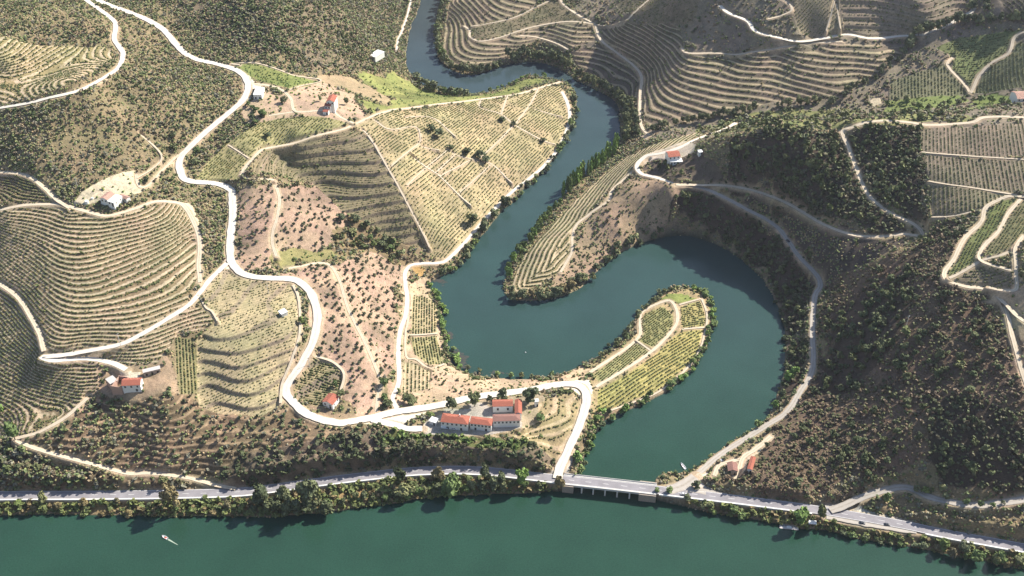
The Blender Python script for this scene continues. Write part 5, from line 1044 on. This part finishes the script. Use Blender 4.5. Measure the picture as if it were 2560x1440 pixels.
# ------------------------------------------------------------------ buildings
def gz(px, py):
    x, y, z = onland([px], [py], H1); return float(z[0])
def frame(fl, fr, bl, ze):
    """ground plan from three eave corners seen in the photo"""
    a, b, c = (np.array(U(*p, ze)) for p in (fl, fr, bl)); ex = b - a; w = np.linalg.norm(ex); rot = math.atan2(ex[1], ex[0])
    ux = ex / w; uy = np.array([-ux[1], ux[0]]); d = float(np.dot(c - a, uy)); m = a + ux * w / 2 + uy * d / 2
    return float(m[0]), float(m[1]), float(w), max(d, 2.0), rot
def add_block(root, fl, fr, bl, h, z0, roof='gable', ridge='x', rise=0.32, wall='plaster', tile='tile', win=0, door=0, side=0, rows=1, found=3.0, chimney=None, winz=None):
    ze = z0 + h; cx, cy, w, d, rot = frame(fl, fr, bl, ze)
    L = (cx - root.location.x, cy - root.location.y, z0 - root.location.z)
    W2, D2 = w / 2, d / 2; m = MB(); rr = MB(); ov = 0.35
    if roof == 'gable':
        hw, hl = (D2, W2) if ridge == 'x' else (W2, D2); rh = hw * 2 * rise
        def T(l, c, z): return (l, c, z) if ridge == 'x' else (-c, l, z)
        vs = [T(s * hl, c, z) for s in (-1, 1) for c, z in ((-hw, -found), (hw, -found), (hw, h), (0, h + rh), (-hw, h))]
        m.add(vs, [(0, 1, 2, 3, 4)[::-1], (5, 6, 7, 8, 9), (0, 4, 9, 5)[::-1], (4, 3, 8, 9)[::-1], (3, 2, 7, 8)[::-1], (2, 1, 6, 7)[::-1], (1, 0, 5, 6)[::-1]])
        k = rh / hw
        for sgn in (-1, 1):
            a, b = (0.0, h + rh + 0.04), (sgn * (hw + ov), h - ov * k + 0.04)
            vs = [T(s * (hl + 0.25), c, z + t) for s in (-1, 1) for t in (0, 0.2) for c, z in (a, b)]
            rr.add(vs, [(0, 1, 3, 2), (4, 6, 7, 5), (0, 4, 5, 1), (2, 3, 7, 6), (1, 5, 7, 3), (0, 2, 6, 4)])
    elif roof == 'hip':
        m.box(-W2, W2, -D2, D2, -found, h); rh = min(W2, D2) * 2 * rise; q = max(0.2, abs(W2 - D2)); rx, ry = (q, 0.03) if W2 > D2 else (0.03, q)
        A, B = W2 + ov, D2 + ov; z1 = h - 0.06
        vs = [(-A, -B, z1), (A, -B, z1), (A, B, z1), (-A, B, z1), (-A, -B, z1 + 0.18), (A, -B, z1 + 0.18), (A, B, z1 + 0.18), (-A, B, z1 + 0.18), (-rx, -ry, h + rh), (rx, -ry, h + rh), (rx, ry, h + rh), (-rx, ry, h + rh)]
        rr.add(vs, [(3, 2, 1, 0), (0, 1, 5, 4), (1, 2, 6, 5), (2, 3, 7, 6), (3, 0, 4, 7), (4, 5, 9, 8), (5, 6, 10, 9), (6, 7, 11, 10), (7, 4, 8, 11), (8, 9, 10, 11)])
    elif roof == 'flat':
        m.box(-W2, W2, -D2, D2, -found, h); rr.box(-W2 - 0.25, W2 + 0.25, -D2 - 0.25, D2 + 0.25, h - 0.04, h + 0.22)
    elif roof == 'none':
        t = 0.45
        for bx in ((-W2, W2, -D2, -D2 + t), (-W2, W2, D2 - t, D2), (-W2, -W2 + t, -D2 + t + .01, D2 - t - .01), (W2 - t, W2, -D2 + t + .01, D2 - t - .01)):
            m.box(*bx, -found, h * (0.7 + 0.5 * rng.rand()))
    m.build('wall', M[wall], root, L, rot)
    if roof != 'none': ro = rr.build('roof', M[tile], root, L, rot)
    for r in range(rows):
        zc = (h - 1.6 - 3.0 * r) if winz is None else winz - 3.0 * r
        for i in range(win):
            x = -W2 + w * (i + 0.5) / win; wb = MB().box(x - 0.75, x + 0.75, -D2 - 0.05, -D2 + 0.05, zc - 0.95, zc + 0.95).build('window', M['plaster'], root, L, rot)
            MB().box(x - 0.62, x + 0.62, -D2 - 0.08, -D2 - 0.02, zc - 0.82, zc + 0.82).build('pane', M['glass'], wb)
        for i in range(side):
            y = -D2 + d * (i + 0.5) / side; wb = MB().box(W2 - 0.05, W2 + 0.05, y - 0.55, y + 0.55, zc - 0.75, zc + 0.75).build('window', M['plaster'], root, L, rot)
            MB().box(W2 + 0.02, W2 + 0.08, y - 0.42, y + 0.42, zc - 0.6, zc + 0.6).build('pane', M['glass'], wb)
    for i in range(door):
        x = -W2 + w * (i + 0.5 + 0.25 * (door == 1)) / max(door, 1); MB().box(x - 0.7, x + 0.7, -D2 - 0.06, -D2 + 0.04, 0.02, 2.3).build('door', M['dark'], root, L, rot)
    if chimney and roof != 'none':
        MB().box(chimney[0] - 0.4, chimney[0] + 0.4, chimney[1] - 0.4, chimney[1] + 0.4, h, h + rise * min(w, d) + 1.0).build('chimney', M['plaster'], ro)
def house(name, label, px, py, cat="house", dz=0.0):
    x, y, z = onland([px], [py], H1); e = empty(name, (float(x[0]), float(y[0]), float(z[0]) + dz)); tag(e, label, cat); return e

r = house("manor_house", "long white manor house with red hipped roofs and courtyard wing above the bridge", 1165, 1078); z0 = r.location.z
add_block(r, (1102, 1054), (1169, 1061), (1103, 1033), 6.8, z0, 'hip', rise=0.26, win=6, rows=1, door=2, side=2, chimney=(3, 2), found=4)
add_block(r, (1175, 1058), (1228, 1064), (1177, 1041), 6.2, z0, 'hip', rise=0.22, win=6, rows=1, door=2, found=4)
add_block(r, (1233, 1053), (1300, 1051), (1231, 1037), 5.4, z0 + 0.9, 'hip', rise=0.22, win=7, rows=1, tile='oldtile', found=5, side=1)
add_block(r, (1288, 1034), (1304, 1034), (1286, 1000), 5.0, z0 + 1.3, 'gable', 'y', 0.26, side=5, found=5)
add_block(r, (1232, 1016), (1282, 1015), (1231, 1000), 4.2, z0 + 2.0, 'gable', 'x', 0.22, door=2, found=5, wall='plaster')
t = house("outbuilding", "small white flat roofed outbuilding at the left end of the manor house", 1082, 1060); add_block(t, (1073, 1052), (1089, 1057), (1077, 1041), 3.2, t.location.z, 'flat', tile='whiteroof', door=1)
t = house("garden_tower", "small white tower in the garden right of the manor house", 1343, 1014); add_block(t, (1337, 1004), (1346, 1003), (1338, 998), 5.5, t.location.z, 'hip', rise=0.25, tile='whiteroof', door=1, side=1)
t = house("cottage", "orange roofed cottage inside the bend of the white road beside small vine terraces", 826, 1018); add_block(t, (806, 1004), (831, 1012), (822, 984), 5.0, t.location.z, 'gable', 'y', 0.2, win=2, door=1, side=2)
t = house("vineyard_hut", "small white hut standing alone in the vineyard left of the white road", 706, 788, "hut"); add_block(t, (696, 778), (704, 786), (708, 769), 3.0, t.location.z, 'flat', tile='whiteroof', door=1)
t = house("hillside_hut", "white roofed hut on the scrub hillside left of the far river bend", 932, 144, "hut"); add_block(t, (922, 138), (938, 143), (930, 120), 3.4, t.location.z, 'flat', tile='whiteroof', door=1)
t = house("barn", "square white roofed barn beside the white road junction at the upper left", 644, 245, "barn"); add_block(t, (633, 237), (654, 237), (632, 219), 4.6, t.location.z, 'flat', tile='whiteroof', door=2)
t = house("farmhouse", "stepped farmhouse of three red roofs among gardens above the sunlit vineyard", 818, 280)
zz0 = t.location.z
add_block(t, (816, 254), (835, 255), (818, 239), 7.0, zz0 + 2.5, 'gable', 'y', 0.26, win=2, side=2, found=6)
add_block(t, (811, 265), (826, 266), (812, 257), 5.6, zz0 + 0.6, 'gable', 'x', 0.2, win=2, side=1, found=6)
add_block(t, (807, 279), (820, 280), (808, 273), 3.2, zz0 - 0.3, 'gable', 'x', 0.2, door=1, found=5)
t = house("saddle_house", "white house with faded pink roof on the saddle above the left vineyard", 266, 505); z1 = t.location.z
add_block(t, (250, 496), (268, 500), (252, 477), 5.0, z1, 'gable', 'y', 0.2, tile='paletile', win=2, found=5)
add_block(t, (269, 503), (284, 507), (272, 482), 4.2, z1, 'flat', tile='whiteroof', win=2, side=2, door=1, found=5)
t = house("garden_shed", "long low pink roofed shed right of the saddle house", 308, 499, "shed"); add_block(t, (298, 491), (316, 498), (303, 484), 2.8, t.location.z, 'gable', 'x', 0.2, tile='paletile', door=1)
t = house("stone_farm", "red roofed stone farm with a ruined yard above the olive terraces at the left", 330, 975); z2 = t.location.z
add_block(t, (304, 964), (350, 962), (305, 947), 6.2, z2, 'gable', 'x', 0.24, wall='plaster', tile='tile', win=3, door=1, side=2, found=5)
add_block(t, (276, 966), (302, 970), (283, 936), 4.4, z2, 'none', wall='stonepink', found=5)
add_block(t, (264, 948), (276, 960), (278, 936), 3.2, z2, 'flat', wall='stonepink', tile='greyroof', found=5)
t = house("long_barn", "narrow grey roofed barn across the pale yard from the stone farm", 380, 936, "barn"); add_block(t, (358, 932), (400, 922), (359, 924), 3.8, t.location.z, 'flat', wall='stone', tile='greyroof', door=3, found=4)
t = house("ridge_house", "white house with bright red roof and white terrace on the ridge", 1690, 404); z3 = t.location.z
add_block(t, (1672, 393), (1701, 390), (1668, 379), 5.6, z3 + 0.8, 'gable', 'x', 0.2, win=3, side=2, found=6)
add_block(t, (1676, 405), (1714, 404), (1680, 397), 2.8, z3 - 0.5, 'flat', tile='whiteroof', win=5, found=5, winz=1.3)
t = house("ridge_shed", "tiny white shed to the right of the ridge house", 1753, 384, "shed"); add_block(t, (1748, 381), (1757, 380), (1749, 375), 2.8, t.location.z, 'flat', tile='whiteroof', door=1)
t = house("roadside_house", "red tiled house on the pale yard right of the bridge", 1832, 1184); add_block(t, (1821, 1177), (1844, 1178), (1823, 1157), 4.4, t.location.z, 'gable', 'y', 0.2, wall='stone', tile='oldtile', win=2, door=1)
t = house("roadside_shed", "long narrow orange roofed shed against the hillside right of the bridge", 1875, 1178, "shed"); add_block(t, (1869, 1172), (1880, 1175), (1880, 1142), 3.4, t.location.z, 'gable', 'y', 0.2, tile='tile', door=1)
t = house("edge_house", "pink roofed house cut by the right edge of the view above the green meadow", 2556, 252); add_block(t, (2544, 247), (2576, 246), (2545, 229), 4.6, t.location.z, 'gable', 'x', 0.2, tile='paletile', win=3, door=1)
for px, py, s, lb in ((217, 507, 2.6, "white water tank at the left end of the saddle house garden"), (231, 497, 1.6, "small white water tank just left of the saddle house")):
    x, y, z = onland([px], [py], H1); e = empty("water_tank", (float(x[0]), float(y[0]), float(z[0]))); tag(e, lb, "tank")
    MB().lathe([(s * 0.6, -0.6), (s * 0.6, s * 0.7), (s * 0.5, s * 0.8)], 14).build("tank", M['plaster'], e); MB().lathe([(0.3, s * 0.78), (0.3, s * 0.86), (0.05, s * 0.9)], 10).build("lid", M['metal'], e)

# power poles
POLES = [(302, 864, 12, "white power pole beside the dirt road below the left vineyard"), (2263, 823, 13, "pale power pole alone on the scrub of the right hillside"), (671, 734, 9, "thin power pole at the top of the vineyard left of the white road"),
         (334, 498, 11, "power pole right of the saddle house sheds"), (774, 918, 10, "power pole beside the white road above the small vine terraces"), (195, 470, 10, "grey power pole on the scrub left of the saddle house")]
for px, py, h, lb in POLES:
    x, y, z = onland([px], [py], H1); e = empty("power_pole", (float(x[0]), float(y[0]), float(z[0])), 0.5); tag(e, lb, "pole", "power poles")
    MB().tube((0, 0, -0.5), (0, 0, h), 0.22, 0.13, 8).build("post", M['concrete'], e); MB().box(-1.1, 1.1, -0.08, 0.08, h - 0.9, h - 0.72).build("crossarm", M['concrete'], e)
    for q in (-0.9, 0.0, 0.9): MB().lathe([(0.07, 0), (0.12, 0.1), (0.07, 0.2), (0.1, 0.3)], 8, (q, 0, h - 0.72 if q else h)).build("insulator", M['plaster'], e)

# ------------------------------------------------------------------ bridge and road furniture
def sweep(xy, z, sec, dz=0.0):
    t = np.gradient(xy, axis=0); t /= np.linalg.norm(t, axis=1, keepdims=True); nr = np.stack([-t[:, 1], t[:, 0]], 1); k = len(sec); n = len(xy); m = MB()
    vs = [(xy[i, 0] + nr[i, 0] * o, xy[i, 1] + nr[i, 1] * o, z[i] + q + dz) for i in range(n) for o, q in sec]
    fs = [(i * k + j, (i + 1) * k + j, (i + 1) * k + (j + 1) % k, i * k + (j + 1) % k) for i in range(n - 1) for j in range(k)]
    return m.add(vs, fs + [tuple(range(k)), tuple(range((n - 1) * k, n * k))[::-1]])
hx, hz, _ = HW; hpx, hpy = proj(hx[:, 0], hx[:, 1], hz)
def rel(o, root):
    for v in o.data.vertices: v.co -= root.location
    return o
q = np.where((hpx > 1406) & (hpx < 1644))[0]; bx, bz = hx[q], hz[q]
ct = bx[len(bx) // 2]; br = empty("bridge", (float(ct[0]), float(ct[1]), 0.0)); tag(br, "low white concrete road bridge across the mouth of the side river", "bridge")
def bsec(a, b, c, d): return [(a, c), (b, c), (b, d), (a, d)]
rel(sweep(bx, bz, bsec(-5.2, 5.2, -1.1, -0.05)).build("deck", M['concrete'], br), br)
for s in (-1, 1):
    lo, hi = sorted((s * 3.85, s * 5.0)); rel(sweep(bx, bz, bsec(lo, hi, -0.045, 0.16)).build("sidewalk", M['concrete'], br), br)
    lo, hi = sorted((s * 5.02, s * 5.24)); rel(sweep(bx, bz, bsec(lo, hi, -0.9, 0.85)).build("parapet", M['concrete'], br), br)
dv = bx[-1] - bx[0]; dv = dv / np.linalg.norm(dv); ang = math.atan2(dv[1], dv[0])
q = np.where((hpx > 1440) & (hpx < 1592))[0]
for f in (0.14, 0.34, 0.54, 0.74, 0.94):
    i = q[int(f * (len(q) - 1))]; p = hx[i]
    m = MB().box(-0.5, 0.5, -5.6, 5.6, -5.0, hz[i] - 1.1, 1.0).build("pier", M['concrete'], br, (p[0] - ct[0], p[1] - ct[1], 0), ang)
for f0, f1 in ((1404, 1440), (1594, 1646)):
    q2 = np.where((hpx > f0) & (hpx < f1))[0]; rel(sweep(hx[q2], hz[q2], bsec(-5.15, 5.15, -8.0, -1.12)).build("abutment", M['concrete'], br), br)
    for s in (-1, 1):
        lo, hi = sorted((s * 5.9, s * 6.5)); rel(sweep(hx[q2], hz[q2], bsec(lo, hi, -7.0, 0.3)).build("wing_wall", M['stone'], br), br)
for f0, f1, lb in ((-240, 1404, "low white wall on the river side of the road left of the bridge"), (1648, 2030, "low white wall along the road between the bridge and the landing stage"), (2310, 2700, "low white wall on the river side of the shaded road at the right")):
    q2 = np.where((hpx > f0) & (hpx < f1))[0][::2]; p = hx[q2[len(q2) // 2]]; e = empty("roadside_wall", (float(p[0]), float(p[1]), float(hz[q2[len(q2) // 2]]))); tag(e, lb, "wall")
    rel(sweep(hx[q2], hz[q2], bsec(-4.75, -4.2, -0.8, 0.45)).build("parapet_wall", M['concrete'], e), e); rel(sweep(hx[q2], hz[q2], bsec(-4.82, -4.13, 0.45, 0.56)).build("coping", M['plaster'], e), e)

# ------------------------------------------------------------------ vehicles
def car(px, py, ang, paint, label, kind='car', z=None):
    x, y, zz = onland([px], [py], H1); x, y = float(x[0]), float(y[0]); zz = float(zz[0]) + 0.2 if z is None else z
    e = empty("parked_car" if kind == 'car' else "van", (x, y, zz), ang); tag(e, label, kind)
    Lh, Wd, H = (2.1, 0.85, 1.45) if kind == 'car' else (2.5, 0.95, 2.2)
    b = MB(); prof = [(-Lh, 0.35), (-Lh, 0.85), (-Lh * 0.55, 0.98), (Lh * 0.42, 0.98), (Lh * 0.95, 0.82), (Lh, 0.45), (Lh * 0.9, 0.3), (-Lh * 0.92, 0.3)] if kind == 'car' else [(-Lh, 0.4), (-Lh, 2.0), (-Lh * 0.96, 2.15), (Lh * 0.5, 2.15), (Lh * 0.78, 1.15), (Lh, 0.95), (Lh, 0.4)]
    n = len(prof); b.add([(a, s * Wd, c) for s in (-1, 1) for a, c in prof], [tuple(range(n)), tuple(range(2 * n - 1, n - 1, -1))] + [(i, n + i, n + (i + 1) % n, (i + 1) % n) for i in range(n)])
    b.build("body", M[paint], e, None, 0, 0.06)
    if kind == 'car':
        MB().add([(a * Lh, s * c, h) for s in (-1, 1) for a, c, h in ((-0.78, 0.78, 0.97), (-0.52, 0.66, 1.38), (0.12, 0.66, 1.38), (0.48, 0.78, 0.97))], [(0, 1, 2, 3)[::-1], (4, 5, 6, 7), (0, 4, 5, 1)[::-1], (2, 6, 7, 3)[::-1]]).build("windows", M['glass'], e)
        MB().box(-Lh * 0.54, Lh * 0.14, -0.69, 0.69, 1.36, 1.44, 0.92).build("roof", M[paint], e)
    else:
        MB().add([(Lh * 0.52, -0.8, 2.1), (Lh * 0.52, 0.8, 2.1), (Lh * 0.79, 0.85, 1.2), (Lh * 0.79, -0.85, 1.2), (Lh * 0.50, -0.8, 2.05), (Lh * 0.5, 0.8, 2.05), (Lh * 0.74, 0.85, 1.2), (Lh * 0.74, -0.85, 1.2)], [(0, 1, 2, 3), (7, 6, 5, 4), (0, 4, 5, 1), (2, 6, 7, 3), (1, 5, 6, 2), (3, 7, 4, 0)]).build("windscreen", M['glass'], e)
    for a in (-0.62, 0.62):
        for s in (-1, 1): 
            w = MB().tube((a * Lh, s * (Wd - 0.12), 0.32), (a * Lh, s * (Wd + 0.03), 0.32), 0.32, 0.32, 12).build("wheel", M['rubber'], e); MB().tube((a * Lh, s * (Wd + 0.0), 0.32), (a * Lh, s * (Wd + 0.05), 0.32), 0.17, 0.17, 10).build("rim", M['metal'], w)
    for s in (-1, 1): MB().box(Lh - 0.06, Lh + 0.02, s * 0.6 - 0.15, s * 0.6 + 0.15, 0.6, 0.75).build("headlight", M['plaster'], e)
def hang(px):
    i = int(np.argmin(np.abs(hpx - px))); t = hx[min(i + 1, len(hx) - 1)] - hx[i - 1]; return math.atan2(t[1], t[0]), float(hz[i])
a, z_ = hang(1709); car(1709, 1238, a, 'carwhite', "white car on the main road just right of the bridge", z=z_ + 0.02)
a, z_ = hang(2155); car(2155, 1309, a, 'cardark', "left one of two dark cars parked in the lay-by at the right"); car(2217, 1313, a + 0.1, 'cardark', "right one of two dark cars parked in the lay-by at the right")
car(1111, 1071, -0.1, 'carwhite', "white van parked in the shade in front of the manor house", 'van'); car(1135, 1073, -0.12, 'carwhite', "white car parked in the shade in front of the manor house")
car(1804, 1153, 0.7, 'carwhite', "white car parked on the drive beside the straight lane"); car(1970, 604, -1.0, 'cardark', "dark car on the shaded grey lane above the lake")

# ------------------------------------------------------------------ boats and landing stage
def boat(px, py, ang, L, label, motor=True):
    x, y = U(px, py, 0.3); e = empty("motor_boat" if motor else "rowing_boat", (float(x), float(y), 0.0), ang); tag(e, label, "boat")
    st = [(-L / 2, 0.75, 0.55), (-L / 4, 0.95, 0.55), (L * 0.1, 0.95, 0.6), (L * 0.33, 0.6, 0.72), (L / 2, 0.03, 0.9)]
    vs = []; 
    for sx_, hw, hh in st: vs += [(sx_, -hw, hh), (sx_, -hw * 0.55, -0.25), (sx_, hw * 0.55, -0.25), (sx_, hw, hh), (sx_, hw * 0.82, hh), (sx_, hw * 0.5, 0.12), (sx_, -hw * 0.5, 0.12), (sx_, -hw * 0.82, hh)]
    k = 8; fs = [(i * k + j, i * k + (j + 1) % k, (i + 1) * k + (j + 1) % k, (i + 1) * k + j) for i in range(4) for j in range(k)] + [tuple(range(8))[::-1], tuple(range(32, 40))]
    MB().add(vs, fs).build("hull", M['carwhite'], e)
    if motor:
        MB().add([(0.5, -0.8, 0.6), (0.5, 0.8, 0.6), (0.1, 0.75, 1.2), (0.1, -0.75, 1.2), (0.44, -0.8, 0.6), (0.44, 0.8, 0.6), (0.04, 0.75, 1.2), (0.04, -0.75, 1.2)], [(0, 1, 2, 3), (7, 6, 5, 4), (0, 3, 7, 4), (1, 5, 6, 2), (3, 2, 6, 7), (0, 4, 5, 1)]).build("windscreen", M['blue'], e)
        MB().box(-L / 2 - 0.35, -L / 2 - 0.02, -0.2, 0.2, -0.3, 0.95).build("outboard_motor", M['cardark'], e)
        MB().box(-1.3, -0.7, -0.7, 0.7, 0.12, 0.6).build("seat", M['redcloth'], e)
    for q in ((-0.3, 0.2) if motor else (-1.0, 0.8)): MB().box(q - 0.18, q + 0.18, -0.75, 0.75, 0.38, 0.45).build("thwart", M['wood'], e)
    return e, float(x), float(y)
be, bx_, by_ = boat(412, 1343, math.atan2(3.4, -5.6), 5.2, "small white motorboat crossing the broad river at the lower left")
dirw = np.array([5.6, -3.4]) / np.hypot(5.6, 3.4); nw = np.array([-dirw[1], dirw[0]]); Vw = []; p0 = np.array([bx_, by_])
for i in range(9):
    f = i / 8; c = p0 + dirw * (3.0 + 9.0 * f); hw = 0.45 * (1 - f) + 0.12
    Vw += [(*(c - nw * hw), 0.012), (*(c + nw * hw), 0.012)]
M['foam'] = simple("wake_foam", (0.35, 0.42, 0.33), 0.6, 0.4, 1.5)
tag(MB().add(Vw, [(2 * i, 2 * i + 2, 2 * i + 3, 2 * i + 1) for i in range(8)]).build("wake", M['foam']), "pale foam wake trailing the motorboat", "wake", kind="stuff")
boat(1708, 1165, math.atan2(6.0, -2.6), 6.4, "white rowing boat moored by the grassy point right of the bridge", False)
x, y = U(1314, 881, 0.1); e = empty("buoy", (float(x), float(y), 0.0)); tag(e, "tiny white buoy floating alone in the middle of the lake bend", "buoy")
MB().lathe([(0.1, -0.2), (0.42, 0.0), (0.45, 0.25), (0.3, 0.5), (0.08, 0.6)], 12).build("float", M['carwhite'], e); MB().lathe([(0.04, 0.6), (0.04, 0.9), (0.1, 0.95), (0.04, 1.0)], 8).build("ring", M['metal'], e)
a0, a1 = np.array(U(1949, 1317, 0.4)), np.array(U(1996, 1322, 0.4)); dd = a1 - a0; Ls = np.linalg.norm(dd); an = math.atan2(dd[1], dd[0]); mid = (a0 + a1) / 2
e = empty("landing_stage", (float(mid[0]), float(mid[1]), 0.0), an); tag(e, "white floating landing stage at the river bank below the bright green tree", "jetty")
MB().box(-Ls / 2, Ls / 2, -1.3, 1.3, 0.35, 0.55).build("platform", M['greyroof'], e)
for s in (-0.35, 0.0, 0.35): MB().tube((Ls * s, -0.9, 0.0), (Ls * s, 0.9, 0.0), 0.4, 0.4, 10).build("float", M['metal'], e)
for s in (-1, 1):
    rl = MB(); [rl.tube((Ls * 0.48 * t, 1.22 * s, 0.5), (Ls * 0.48 * t, 1.22 * s, 1.5), 0.05, 0.05, 6) for t in (-1, -0.5, 0, 0.5, 1)]; rl.tube((-Ls * 0.48, 1.22 * s, 1.5), (Ls * 0.48, 1.22 * s, 1.5), 0.06, 0.06, 6); rl.build("railing", M['carwhite'], e)
MB().box(-1.6, 1.6, -0.8, 0.8, 0.55, 1.3).build("bench_locker", M['plaster'], e)
x, y, z = onland([2030], [1311], H1); e = empty("kiosk", (float(x[0]), float(y[0]), max(float(z[0]), 0.6)), -0.15); tag(e, "white roofed kiosk with orange wall beside the landing stage", "kiosk")
MB().box(-2.2, 2.2, -1.3, 1.3, -2.0, 2.2).build("wall", M['stonepink'], e); MB().box(-2.6, 2.6, -1.7, 1.7, 2.17, 2.4).build("roof", M['whiteroof'], e); MB().box(-0.5, 0.5, -1.36, -1.2, 0.05, 1.9).build("door", M['dark'], e); MB().box(1.0, 1.9, -1.36, -1.2, 0.9, 1.7).build("window", M['glass'], e)

# weed mats and silt just under the lake's surface
M['weed'] = simple("water_weed", (0.050, 0.052, 0.045), 0.7, 0.4, 0.6)
VV, FF = [], []; c = 0
for px, py, sx_, sy_, n in ((1150, 896, 16, 17, 150), (1164, 916, 10, 8, 50), (1127, 838, 7, 10, 40), (1098, 702, 14, 7, 60), (1240, 932, 30, 4, 30)):
    for i in range(n):
        gx_, gy_ = rng.randn(2) * 0.5; X, Y = U(px + gx_ * sx_ + gy_ * sx_ * 0.35, py + gy_ * sy_, 0.0)
        if not nearest(inw, np.array([X]), np.array([Y]))[0]: continue
        rr = 0.35 + 0.7 * rng.rand(); k = 8; a = np.arange(k) * 6.283 / k + rng.rand(); r8 = rr * (0.6 + 0.7 * rng.rand(k))
        VV += [(X + r8[j] * math.cos(a[j]) * 1.4, Y + r8[j] * math.sin(a[j]), 0.006 + 0.0004 * c) for j in range(k)]; FF.append(tuple(range(c * k, c * k + k))); c += 1
tag(MB().add(VV, FF).build("water_weed", M['weed']), "dark mats of water weed near the lower left lake shore", "water weed", kind="stuff")
